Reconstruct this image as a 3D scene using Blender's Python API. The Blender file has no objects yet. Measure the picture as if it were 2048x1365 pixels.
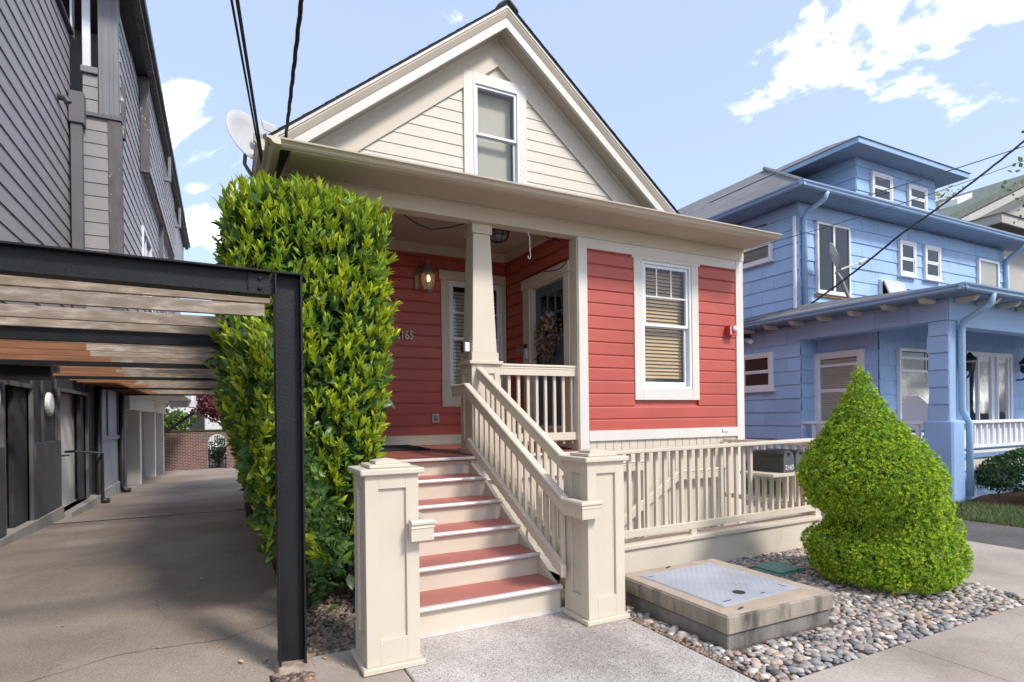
import bpy, bmesh, math, random
import numpy as np
from mathutils import Vector, Matrix, Quaternion, noise

random.seed(7)
rng = np.random.default_rng(7)
S = bpy.context.scene
COL = S.collection
R_ = math.radians

# ------------------------------------------------------------------ camera
cam_d = bpy.data.cameras.new('camera')
cam = bpy.data.objects.new('camera', cam_d)
COL.objects.link(cam)
S.camera = cam
_yaw, _roll = R_(26.818), R_(-0.7535)
_F = Vector((math.sin(_yaw), math.cos(_yaw), 0))
_R0 = Vector((math.cos(_yaw), -math.sin(_yaw), 0))
_U0 = Vector((0, 0, 1))
_R = _R0 * math.cos(_roll) + _U0 * math.sin(_roll)
_U = _R0 * -math.sin(_roll) + _U0 * math.cos(_roll)
_m = Matrix((_R, _U, -_F)).transposed().to_4x4()
_m.translation = Vector((0, 0, 1.55))
cam.matrix_world = _m
cam_d.sensor_width = 36.0
cam_d.lens = 1146.65 / 2048 * 36
cam_d.shift_y = 150.74 / 2048
cam_d.clip_start = 0.05
cam_d.clip_end = 900

# ------------------------------------------------------------------ sky and sun
SUN_EL, SUN_AZ = R_(46), R_(156)          # azimuth measured clockwise from +Y
SUN_DIR = Vector((math.sin(SUN_AZ) * math.cos(SUN_EL), math.cos(SUN_AZ) * math.cos(SUN_EL), math.sin(SUN_EL)))
W = bpy.data.worlds.new('World')
S.world = W
W.use_nodes = True
wn, wl = W.node_tree.nodes, W.node_tree.links
wn.clear()
w_out = wn.new('ShaderNodeOutputWorld')
w_bg = wn.new('ShaderNodeBackground')
w_sky = wn.new('ShaderNodeTexSky')
w_sky.sky_type = 'NISHITA'
w_sky.sun_disc = False
w_sky.sun_elevation = SUN_EL
w_sky.sun_rotation = SUN_AZ
w_sky.air_density = 1.0
w_sky.dust_density = 1.2
w_sky.ozone_density = 1.0
w_tc = wn.new('ShaderNodeTexCoord')
# clouds: layered noise on the sky dome, thin veil all over and a few denser banks
w_map = wn.new('ShaderNodeMapping')
w_map.inputs['Scale'].default_value = (1.0, 1.0, 2.1)
w_map.inputs['Location'].default_value = (0.0, 0.6, 0.24)
w_n = wn.new('ShaderNodeTexNoise')
w_n.inputs['Scale'].default_value = 2.6
w_n.inputs['Detail'].default_value = 9
w_n.inputs['Roughness'].default_value = 0.62
w_n.inputs['Distortion'].default_value = 0.5
w_r = wn.new('ShaderNodeMapRange')
w_r.interpolation_type = 'SMOOTHSTEP'
w_r.inputs['From Min'].default_value = 0.545
w_r.inputs['From Max'].default_value = 0.86
wl.new(w_tc.outputs['Generated'], w_map.inputs['Vector'])
wl.new(w_map.outputs['Vector'], w_n.inputs['Vector'])
wl.new(w_n.outputs['Fac'], w_r.inputs['Value'])
w_mix = wn.new('ShaderNodeMix')
w_mix.data_type = 'RGBA'
w_mix.inputs[7].default_value = (46.0, 45.0, 43.5, 1)
w_veil = wn.new('ShaderNodeMix')
w_veil.data_type = 'RGBA'
w_veil.inputs[0].default_value = 0.72
w_veil.inputs[7].default_value = (1.9, 2.3, 3.15, 1)
wl.new(w_sky.outputs['Color'], w_veil.inputs[6])
wl.new(w_veil.outputs[2], w_mix.inputs[6])
wl.new(w_r.outputs['Result'], w_mix.inputs[0])
wl.new(w_mix.outputs[2], w_bg.inputs['Color'])
w_bg.inputs['Strength'].default_value = 0.11
wl.new(w_bg.outputs['Background'], w_out.inputs['Surface'])

sun_d = bpy.data.lights.new('sun', 'SUN')
sun_d.energy = 1.2
sun_d.angle = R_(10)
sun_d.color = (1.0, 0.955, 0.88)
sun = bpy.data.objects.new('sun', sun_d)
sun.rotation_euler = SUN_DIR.to_track_quat('Z', 'Y').to_euler()
sun.location = (5, -8, 12)
COL.objects.link(sun)

S.view_settings.view_transform = 'Standard'
S.view_settings.look = 'None'
S.view_settings.exposure = 1.62
S.view_settings.gamma = 1.0
S.cycles.max_bounces = 8
S.cycles.transparent_max_bounces = 12
S.cycles.use_denoising = True

# ------------------------------------------------------------------ materials
MATS = {}


def mat(name, col, rough=0.6, var=0.08, vscale=2.0, bump=0.0, bscale=60.0, rand=0.0, metal=0.0,
        stretch=(1, 1, 1), col2=None, c2scale=1.0, c2lo=0.5, c2hi=0.65, spec=0.5, bstretch=None, attr=None, sss=0.0):
    """Painted or raw surface: base colour with slow tonal noise, optional second colour in
    patches, per-object tint and fine relief. Coordinates are world positions."""
    m = bpy.data.materials.new(name)
    m.use_nodes = True
    n, l = m.node_tree.nodes, m.node_tree.links
    b = n['Principled BSDF']
    b.inputs['Roughness'].default_value = rough
    b.inputs['Metallic'].default_value = metal
    b.inputs['Specular IOR Level'].default_value = spec
    geo = n.new('ShaderNodeNewGeometry')
    mp = n.new('ShaderNodeMapping')
    mp.inputs['Scale'].default_value = stretch
    l.new(geo.outputs['Position'], mp.inputs['Vector'])
    base = n.new('ShaderNodeRGB')
    base.outputs[0].default_value = (*col, 1)
    cur = base.outputs[0]
    if attr:
        a = n.new('ShaderNodeAttribute')
        a.attribute_name = attr
        cur = a.outputs['Color']
    if col2:
        nz = n.new('ShaderNodeTexNoise')
        nz.inputs['Scale'].default_value = c2scale
        nz.inputs['Detail'].default_value = 8
        nz.inputs['Roughness'].default_value = 0.65
        l.new(mp.outputs['Vector'], nz.inputs['Vector'])
        mr = n.new('ShaderNodeMapRange')
        mr.inputs['From Min'].default_value = c2lo
        mr.inputs['From Max'].default_value = c2hi
        l.new(nz.outputs['Fac'], mr.inputs['Value'])
        mx = n.new('ShaderNodeMix')
        mx.data_type = 'RGBA'
        mx.inputs[7].default_value = (*col2, 1)
        l.new(mr.outputs['Result'], mx.inputs[0])
        l.new(cur, mx.inputs[6])
        cur = mx.outputs[2]
    nz = n.new('ShaderNodeTexNoise')
    nz.inputs['Scale'].default_value = vscale
    nz.inputs['Detail'].default_value = 7
    l.new(mp.outputs['Vector'], nz.inputs['Vector'])
    mr = n.new('ShaderNodeMapRange')
    mr.inputs['From Min'].default_value = 0.3
    mr.inputs['From Max'].default_value = 0.7
    mr.inputs['To Min'].default_value = 1 - var
    mr.inputs['To Max'].default_value = 1 + var
    l.new(nz.outputs['Fac'], mr.inputs['Value'])
    fac = mr.outputs['Result']
    if rand:
        oi = n.new('ShaderNodeObjectInfo')
        r2 = n.new('ShaderNodeMapRange')
        r2.inputs['To Min'].default_value = 1 - rand
        r2.inputs['To Max'].default_value = 1 + rand
        l.new(oi.outputs['Random'], r2.inputs['Value'])
        mm = n.new('ShaderNodeMath')
        mm.operation = 'MULTIPLY'
        l.new(fac, mm.inputs[0])
        l.new(r2.outputs['Result'], mm.inputs[1])
        fac = mm.outputs[0]
    vm = n.new('ShaderNodeVectorMath')
    vm.operation = 'SCALE'
    l.new(cur, vm.inputs[0])
    l.new(fac, vm.inputs['Scale'])
    l.new(vm.outputs['Vector'], b.inputs['Base Color'])
    rr = n.new('ShaderNodeMapRange')
    rr.inputs['To Min'].default_value = max(0.05, rough - 0.10)
    rr.inputs['To Max'].default_value = min(1.0, rough + 0.10)
    l.new(nz.outputs['Fac'], rr.inputs['Value'])
    l.new(rr.outputs['Result'], b.inputs['Roughness'])
    if bump:
        nb = n.new('ShaderNodeTexNoise')
        nb.inputs['Scale'].default_value = bscale
        nb.inputs['Detail'].default_value = 6
        nb.inputs['Roughness'].default_value = 0.6
        if bstretch:
            mp2 = n.new('ShaderNodeMapping')
            mp2.inputs['Scale'].default_value = bstretch
            l.new(geo.outputs['Position'], mp2.inputs['Vector'])
            l.new(mp2.outputs['Vector'], nb.inputs['Vector'])
        else:
            l.new(geo.outputs['Position'], nb.inputs['Vector'])
        bp = n.new('ShaderNodeBump')
        bp.inputs['Strength'].default_value = bump
        bp.inputs['Distance'].default_value = 0.01
        l.new(nb.outputs['Fac'], bp.inputs['Height'])
        l.new(bp.outputs['Normal'], b.inputs['Normal'])
    MATS[name] = m
    return m


def leafmat(name, attr=None, col=(0.1, 0.2, 0.03), rough=0.38, trans=0.35, rand=0.0):
    m = bpy.data.materials.new(name)
    m.use_nodes = True
    n, l = m.node_tree.nodes, m.node_tree.links
    b = n['Principled BSDF']
    b.inputs['Roughness'].default_value = rough
    b.inputs['Specular IOR Level'].default_value = 0.35
    out = n['Material Output']
    if attr:
        a = n.new('ShaderNodeAttribute')
        a.attribute_name = attr
        cur = a.outputs['Color']
    else:
        rgb = n.new('ShaderNodeRGB')
        rgb.outputs[0].default_value = (*col, 1)
        cur = rgb.outputs[0]
        if rand:
            oi = n.new('ShaderNodeObjectInfo')
            r2 = n.new('ShaderNodeMapRange')
            r2.inputs['To Min'].default_value = 1 - rand
            r2.inputs['To Max'].default_value = 1 + rand
            l.new(oi.outputs['Random'], r2.inputs['Value'])
            vm = n.new('ShaderNodeVectorMath')
            vm.operation = 'SCALE'
            l.new(cur, vm.inputs[0])
            l.new(r2.outputs['Result'], vm.inputs['Scale'])
            cur = vm.outputs['Vector']
    l.new(cur, b.inputs['Base Color'])
    t = n.new('ShaderNodeBsdfTranslucent')
    l.new(cur, t.inputs['Color'])
    mx = n.new('ShaderNodeMixShader')
    mx.inputs[0].default_value = trans
    l.new(b.outputs[0], mx.inputs[1])
    l.new(t.outputs[0], mx.inputs[2])
    l.new(mx.outputs[0], out.inputs['Surface'])
    MATS[name] = m
    return m


def glassmat(name, tint=(0.9, 0.95, 0.93), boost=0.0):
    m = bpy.data.materials.new(name)
    m.use_nodes = True
    n, l = m.node_tree.nodes, m.node_tree.links
    out = n['Material Output']
    n.remove(n['Principled BSDF'])
    fr = n.new('ShaderNodeFresnel')
    fr.inputs['IOR'].default_value = 1.5
    ad = n.new('ShaderNodeMath')
    ad.operation = 'MULTIPLY_ADD'
    ad.use_clamp = True
    ad.inputs[1].default_value = 1.2
    ad.inputs[2].default_value = boost
    gb = n.new('ShaderNodeNewGeometry')
    iv = n.new('ShaderNodeMath')
    iv.operation = 'SUBTRACT'
    iv.inputs[0].default_value = 1.0
    l.new(gb.outputs['Backfacing'], iv.inputs[1])
    fm = n.new('ShaderNodeMath')
    fm.operation = 'MULTIPLY'
    l.new(ad.outputs[0], fm.inputs[0])
    l.new(iv.outputs[0], fm.inputs[1])
    l.new(fr.outputs[0], ad.inputs[0])
    tr = n.new('ShaderNodeBsdfTransparent')
    tr.inputs['Color'].default_value = (*tint, 1)
    gl = n.new('ShaderNodeBsdfGlossy')
    gl.inputs['Roughness'].default_value = 0.02
    geo = n.new('ShaderNodeNewGeometry')
    nb = n.new('ShaderNodeTexNoise')
    nb.inputs['Scale'].default_value = 1.6
    l.new(geo.outputs['Position'], nb.inputs['Vector'])
    bp = n.new('ShaderNodeBump')
    bp.inputs['Strength'].default_value = 0.05
    bp.inputs['Distance'].default_value = 0.05
    l.new(nb.outputs['Fac'], bp.inputs['Height'])
    l.new(bp.outputs['Normal'], gl.inputs['Normal'])
    mx = n.new('ShaderNodeMixShader')
    l.new(fm.outputs[0], mx.inputs[0])
    l.new(tr.outputs[0], mx.inputs[1])
    l.new(gl.outputs[0], mx.inputs[2])
    l.new(mx.outputs[0], out.inputs['Surface'])
    MATS[name] = m
    return m


def speckle(name, base, dark, light, scale=220, rough=0.9, patch=None, pscale=0.6, crack=True):
    """Exposed-aggregate concrete or asphalt: fine stones in two tones, stains and cracks."""
    m = bpy.data.materials.new(name)
    m.use_nodes = True
    n, l = m.node_tree.nodes, m.node_tree.links
    b = n['Principled BSDF']
    b.inputs['Roughness'].default_value = rough
    b.inputs['Specular IOR Level'].default_value = 0.25
    geo = n.new('ShaderNodeNewGeometry')
    vo = n.new('ShaderNodeTexVoronoi')
    vo.inputs['Scale'].default_value = scale
    l.new(geo.outputs['Position'], vo.inputs['Vector'])
    cr = n.new('ShaderNodeValToRGB')
    e = cr.color_ramp.elements
    e[0].position, e[0].color = 0.0, (*dark, 1)
    e[1].position, e[1].color = 1.0, (*light, 1)
    a = cr.color_ramp.elements.new(0.35)
    a.color = (*base, 1)
    a = cr.color_ramp.elements.new(0.72)
    a.color = (*base, 1)
    sp = n.new('ShaderNodeSeparateColor')
    l.new(vo.outputs['Color'], sp.inputs['Color'])
    l.new(sp.outputs[0], cr.inputs['Fac'])
    cur = cr.outputs['Color']
    nz = n.new('ShaderNodeTexNoise')
    nz.inputs['Scale'].default_value = pscale
    nz.inputs['Detail'].default_value = 9
    nz.inputs['Roughness'].default_value = 0.6
    l.new(geo.outputs['Position'], nz.inputs['Vector'])
    mr = n.new('ShaderNodeMapRange')
    mr.inputs['From Min'].default_value = 0.35
    mr.inputs['From Max'].default_value = 0.68
    l.new(nz.outputs['Fac'], mr.inputs['Value'])
    mx = n.new('ShaderNodeMix')
    mx.data_type = 'RGBA'
    mx.blend_type = 'MULTIPLY'
    mx.inputs[0].default_value = 1
    rg = n.new('ShaderNodeMix')
    rg.data_type = 'RGBA'
    p = patch or (0.66, 0.64, 0.62)
    rg.inputs[6].default_value = (*p, 1)
    rg.inputs[7].default_value = (1.2, 1.19, 1.18, 1)
    l.new(mr.outputs['Result'], rg.inputs[0])
    l.new(cur, mx.inputs[6])
    l.new(rg.outputs[2], mx.inputs[7])
    cur = mx.outputs[2]
    l.new(cur, b.inputs['Base Color'])
    bp = n.new('ShaderNodeBump')
    bp.inputs['Strength'].default_value = 0.55
    bp.inputs['Distance'].default_value = 0.003
    l.new(vo.outputs['Distance'], bp.inputs['Height'])
    l.new(bp.outputs['Normal'], b.inputs['Normal'])
    MATS[name] = m
    return m


CREAM = (0.60, 0.525, 0.42)
mat('cream', CREAM, rough=0.55, var=0.05, vscale=1.4, bump=0.06, bscale=18, bstretch=(6, 6, 1), rand=0.02, col2=(0.54, 0.465, 0.37), c2scale=2.2, c2lo=0.60, c2hi=0.85)
mat('cream_h', CREAM, rough=0.5, var=0.05, vscale=1.4, bump=0.12, bscale=18, bstretch=(1, 1, 8), rand=0.02, col2=(0.54, 0.465, 0.37), c2scale=2.2, c2lo=0.60, c2hi=0.85)
mat('offwhite', (0.66, 0.62, 0.56), rough=0.5, var=0.04, vscale=1.4, bump=0.10, bscale=18, bstretch=(4, 4, 1), rand=0.015)
mat('gable_cream', (0.62, 0.56, 0.47), rough=0.55, var=0.05, vscale=1.2, bump=0.15, bscale=22, bstretch=(1, 1, 8), rand=0.03)
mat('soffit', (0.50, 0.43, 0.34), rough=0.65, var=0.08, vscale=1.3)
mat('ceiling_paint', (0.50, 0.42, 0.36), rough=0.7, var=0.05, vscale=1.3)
mat('red', (0.44, 0.083, 0.060), rough=0.48, var=0.07, vscale=1.6, bump=0.16, bscale=26, bstretch=(1, 1, 9), rand=0.035, col2=(0.44, 0.10, 0.08), c2scale=2.6, c2lo=0.55, c2hi=0.8)
mat('step_red', (0.42, 0.145, 0.118), rough=0.6, var=0.10, vscale=4, bump=0.2, bscale=30, bstretch=(1, 8, 8), rand=0.04, col2=(0.40, 0.19, 0.16), c2scale=6, c2lo=0.60, c2hi=0.82)
mat('porch_red', (0.28, 0.095, 0.075), rough=0.5, var=0.10, vscale=3, bump=0.2, bscale=20, bstretch=(8, 1, 8))
mat('nosing', (0.66, 0.62, 0.60), rough=0.4, var=0.10, vscale=9, col2=(0.50, 0.36, 0.34), c2scale=14, c2lo=0.62, c2hi=0.74, metal=0.15)
mat('vinyl', (0.74, 0.76, 0.79), rough=0.35, var=0.02)
mat('blind', (0.58, 0.43, 0.25), rough=0.5, var=0.06, rand=0.06)
mat('blind_pale', (0.52, 0.52, 0.48), rough=0.5, var=0.05, rand=0.05)
mat('dark_inside', (0.035, 0.033, 0.03), rough=0.9, var=0.1)  # darkness of unlit rooms put into the colour of sheets behind windows
mat('room', (0.30, 0.29, 0.28), rough=0.9, var=0.1)
mat('door_teal', (0.072, 0.115, 0.135), rough=0.45, var=0.05, rand=0.02)
mat('shingle_dark', (0.05, 0.055, 0.06), rough=0.95, var=0.35, vscale=30, bump=0.6, bscale=90)
mat('black_steel', (0.011, 0.0115, 0.0135), rough=0.5, var=0.25, vscale=5, bump=0.25, bscale=70, spec=0.32, col2=(0.06, 0.06, 0.062), c2scale=30, c2lo=0.72, c2hi=0.80)
mat('black_metal', (0.02, 0.02, 0.022), rough=0.45, var=0.1)
mat('rubber', (0.018, 0.018, 0.02), rough=0.75, var=0.1)
mat('mat_black', (0.022, 0.022, 0.025), rough=0.95, var=0.3, vscale=60, bump=0.6, bscale=200)
mat('white_metal', (0.74, 0.73, 0.71), rough=0.4, var=0.05)
mat('white_plastic', (0.78, 0.78, 0.80), rough=0.35, var=0.03)
mat('dish_grey', (0.50, 0.50, 0.50), rough=0.5, var=0.06)
mat('grey_cast', (0.27, 0.26, 0.25), rough=0.55, var=0.15, vscale=30, metal=0.3)
mat('strobe_red', (0.48, 0.04, 0.04), rough=0.35, var=0.04)
mat('digit', (0.46, 0.42, 0.38), rough=0.4, var=0.05, metal=0.4)
mat('digit_white', (0.82, 0.82, 0.82), rough=0.5, var=0.03)
mat('mailbox_black', (0.028, 0.029, 0.032), rough=0.42, var=0.15, vscale=8, bump=0.1, bscale=40, col2=(0.10, 0.10, 0.10), c2scale=30, c2lo=0.70, c2hi=0.80)
mat('mailbox_door', (0.085, 0.09, 0.098), rough=0.5, var=0.15, vscale=10)
mat('bark', (0.07, 0.048, 0.032), rough=0.95, var=0.3, vscale=12, bump=0.6, bscale=50)
mat('soil', (0.055, 0.042, 0.033), rough=1.0, var=0.35, vscale=9, bump=0.9, bscale=70)
mat('mulch', (0.085, 0.04, 0.026), rough=1.0, var=0.4, vscale=26, bump=1.0, bscale=60)
mat('moss_soil', (0.10, 0.085, 0.06), rough=1.0, var=0.35, vscale=14, bump=0.8, bscale=90)
mat('curb_paint', (0.60, 0.53, 0.43), rough=0.7, var=0.08, vscale=1.6, bump=0.25, bscale=30, col2=(0.36, 0.32, 0.27), c2scale=1.7, c2lo=0.60, c2hi=0.80)
mat('vault_side', (0.30, 0.255, 0.20), rough=0.9, var=0.25, vscale=7, bump=0.5, bscale=50, stretch=(1, 1, 0.35), col2=(0.07, 0.062, 0.052), c2scale=4.5, c2lo=0.52, c2hi=0.70)
mat('vault_low', (0.23, 0.205, 0.18), rough=0.95, var=0.3, vscale=9, bump=0.6, bscale=50, stretch=(1, 1, 0.35), col2=(0.05, 0.046, 0.042), c2scale=4.5, c2lo=0.48, c2hi=0.66)
mat('plate', (0.46, 0.48, 0.52), rough=0.5, var=0.10, vscale=3, metal=0.35, bump=0.0, col2=(0.34, 0.35, 0.37), c2scale=2.5, c2lo=0.50, c2hi=0.75)
mat('valve_green', (0.12, 0.27, 0.22), rough=0.6, var=0.15, vscale=20, bump=0.3, bscale=120)
mat('card', (0.40, 0.30, 0.21), rough=0.8, var=0.08)
mat('charcoal', (0.040, 0.040, 0.043), rough=0.75, var=0.25, vscale=2.5, bump=0.2, bscale=30)
mat('charcoal_panel', (0.075, 0.075, 0.078), rough=0.7, var=0.2, vscale=2.5, bump=0.2, bscale=30)
mat('grey_siding', (0.30, 0.28, 0.285), rough=0.6, var=0.08, vscale=1.2, bump=0.25, bscale=22, bstretch=(8, 1, 8), rand=0.05)
mat('grey_siding_x', (0.28, 0.262, 0.265), rough=0.6, var=0.08, vscale=1.2, bump=0.25, bscale=22, bstretch=(1, 8, 8), rand=0.05)
mat('grey_trim', (0.13, 0.125, 0.132), rough=0.55, var=0.10, vscale=2)
mat('grey_trim_light', (0.20, 0.196, 0.21), rough=0.55, var=0.06, vscale=2)
mat('peeling', (0.12, 0.11, 0.105), rough=0.8, var=0.3, vscale=6, stretch=(1, 1, 0.4), bump=0.5, bscale=40, col2=(0.52, 0.50, 0.47), c2scale=9, c2lo=0.60, c2hi=0.66)
mat('roof_trim', (0.045, 0.045, 0.055), rough=0.5, var=0.1)
mat('white_wall', (0.66, 0.65, 0.62), rough=0.8, var=0.05, vscale=1.0)
mat('concrete', (0.34, 0.32, 0.29), rough=0.9, var=0.15, vscale=3, bump=0.3, bscale=60, col2=(0.22, 0.20, 0.18), c2scale=1.6, c2lo=0.55, c2hi=0.75)
mat('pale_panel', (0.27, 0.27, 0.29), rough=0.6, var=0.08, vscale=1.5)
mat('blue', (0.33, 0.485, 0.72), rough=0.6, var=0.07, vscale=1.0, bump=0.18, bscale=30, bstretch=(1, 1, 0.2), rand=0.06)
mat('blue_trim', (0.28, 0.42, 0.62), rough=0.5, var=0.07, vscale=1.5)
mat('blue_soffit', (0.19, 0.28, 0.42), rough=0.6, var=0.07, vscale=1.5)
mat('blue_stucco', (0.32, 0.48, 0.73), rough=0.8, var=0.06, vscale=2, bump=0.5, bscale=70)
mat('blue_metal', (0.30, 0.46, 0.62), rough=0.45, var=0.07, vscale=3)
mat('white_trim', (0.72, 0.72, 0.75), rough=0.5, var=0.06, vscale=4, rand=0.02)
mat('rafter_cream', (0.62, 0.58, 0.50), rough=0.6, var=0.08)
mat('orange_wood', (0.45, 0.22, 0.10), rough=0.7, var=0.2, vscale=10)
mat('far_green_roof', (0.12, 0.145, 0.12), rough=0.95, var=0.2, vscale=5, bump=0.5, bscale=12, bstretch=(1, 1, 10))
mat('far_beige', (0.44, 0.42, 0.38), rough=0.8, var=0.08)
mat('far_brown', (0.10, 0.085, 0.07), rough=0.8, var=0.2)
mat('wire', (0.012, 0.012, 0.016), rough=0.6, var=0.1)
mat('leaf_litter', (0.52, 0.36, 0.20), rough=0.8, var=0.2, rand=0.25)
mat('straw', (0.36, 0.24, 0.12), rough=0.9, var=0.2, rand=0.2)
mat('maple_red', (0.26, 0.045, 0.075), rough=0.6, var=0.2)
glassmat('glass', (0.93, 0.92, 0.89), 0.01)
glassmat('glass_dark', (0.55, 0.60, 0.60), 0.03)
speckle('walk_concrete', (0.50, 0.455, 0.42), (0.18, 0.16, 0.145), (0.70, 0.65, 0.61), scale=170, pscale=1.1)
speckle('sidewalk_concrete', (0.40, 0.345, 0.30), (0.27, 0.235, 0.205), (0.48, 0.43, 0.38), scale=260, pscale=0.7, patch=(0.74, 0.71, 0.68))
speckle('drive_asphalt', (0.345, 0.285, 0.235), (0.20, 0.162, 0.13), (0.48, 0.42, 0.36), scale=230, pscale=0.45, patch=(0.70, 0.67, 0.64))
speckle('asphalt_dark', (0.115, 0.105, 0.102), (0.07, 0.065, 0.063), (0.20, 0.19, 0.185), scale=200, pscale=0.6)


def grey_shingles(name, c=(0.19, 0.187, 0.19), row=0.14):
    m = mat(name, c, rough=0.95, var=0.22, vscale=3.0, bump=0.0)
    n, l = m.node_tree.nodes, m.node_tree.links
    b = n['Principled BSDF']
    geo = n.new('ShaderNodeNewGeometry')
    br = n.new('ShaderNodeTexBrick')
    br.inputs['Scale'].default_value = 1.0
    br.inputs['Brick Width'].default_value = 0.33
    br.inputs['Row Height'].default_value = row
    br.inputs['Mortar Size'].default_value = 0.008
    br.inputs['Color1'].default_value = (*[x * 0.78 for x in c], 1)
    br.inputs['Color2'].default_value = (*[x * 1.25 for x in c], 1)
    br.inputs['Mortar'].default_value = (*[x * 0.45 for x in c], 1)
    sx = n.new('ShaderNodeSeparateXYZ')
    l.new(geo.outputs['Position'], sx.inputs[0])
    ad = n.new('ShaderNodeMath')
    ad.operation = 'ADD'
    l.new(sx.outputs[0], ad.inputs[0])
    l.new(sx.outputs[1], ad.inputs[1])
    cb = n.new('ShaderNodeCombineXYZ')
    l.new(ad.outputs[0], cb.inputs[0])
    l.new(sx.outputs[2], cb.inputs[1])
    l.new(cb.outputs[0], br.inputs['Vector'])
    l.new(br.outputs['Color'], b.inputs['Base Color'])
    return m


grey_shingles('grey_roof', row=0.085)
m_ = mat('brick', (0.23, 0.10, 0.075), rough=0.9, var=0.2)
_n, _l = m_.node_tree.nodes, m_.node_tree.links
_br = _n.new('ShaderNodeTexBrick')
for k, v in (('Scale', 1.0), ('Brick Width', 0.23), ('Row Height', 0.078), ('Mortar Size', 0.008)):
    _br.inputs[k].default_value = v
_br.inputs['Color1'].default_value = (0.20, 0.085, 0.06, 1)
_br.inputs['Color2'].default_value = (0.095, 0.05, 0.042, 1)
_br.inputs['Mortar'].default_value = (0.34, 0.30, 0.27, 1)
_g = _n.new('ShaderNodeNewGeometry')
_sx = _n.new('ShaderNodeSeparateXYZ')
_cb = _n.new('ShaderNodeCombineXYZ')
_l.new(_g.outputs['Position'], _sx.inputs[0])
_l.new(_sx.outputs[0], _cb.inputs[0])
_l.new(_sx.outputs[2], _cb.inputs[1])
_l.new(_cb.outputs[0], _br.inputs['Vector'])
_l.new(_br.outputs['Color'], _n['Principled BSDF'].inputs['Base Color'])

# weathered pergola boards: silvered where rain reaches, still orange under the overhang
m_ = mat('pergola_wood', (0.30, 0.235, 0.18), rough=0.85, var=0.22, vscale=9, stretch=(0.6, 3, 3), bump=0.35, bscale=40, bstretch=(0.5, 6, 6), rand=0.14,
         col2=(0.43, 0.37, 0.31), c2scale=9, c2lo=0.48, c2hi=0.72)
mat('pergola_cedar', (0.27, 0.115, 0.05), rough=0.7, var=0.25, vscale=6, stretch=(0.35, 3, 3), bump=0.3, bscale=40, bstretch=(0.5, 6, 6), rand=0.10)
leafmat('hedge_leaf', attr='Col', rough=0.33)
leafmat('hedge_leaf_new', col=(0.46, 0.54, 0.04), rand=0.25, trans=0.4)
leafmat('hedge_leaf_old', col=(0.085, 0.16, 0.04), rand=0.25, trans=0.25, rough=0.30)
leafmat('spruce', attr='Col', rough=0.6, trans=0.25)
leafmat('tree_leaf', attr='Col', rough=0.5, trans=0.35)
leafmat('grass_blade', attr='Col', rough=0.6, trans=0.3)

lm = bpy.data.materials.new('lamp_glow')
lm.use_nodes = True
_e = lm.node_tree.nodes['Principled BSDF']
_e.inputs['Base Color'].default_value = (1.0, 0.75, 0.5, 1)
_e.inputs['Emission Color'].default_value = (1.0, 0.62, 0.30, 1)
_e.inputs['Emission Strength'].default_value = 1.6
MATS['lamp_glow'] = lm
frost = bpy.data.materials.new('frosted')
frost.use_nodes = True
_e = frost.node_tree.nodes['Principled BSDF']
_e.inputs['Base Color'].default_value = (0.75, 0.72, 0.67, 1)
_e.inputs['Roughness'].default_value = 0.35
_e.inputs['Transmission Weight'].default_value = 0.55
MATS['frosted'] = frost


# ------------------------------------------------------------------ mesh helpers
class FR:
    """A wall frame: s runs along A, n outward along N, z up."""

    def __init__(self, O, A, N):
        self.O, self.A, self.N = Vector(O), Vector(A), Vector(N)

    def p(self, s, n, z):
        return self.O + self.A * s + self.N * n + Vector((0, 0, z))


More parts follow.
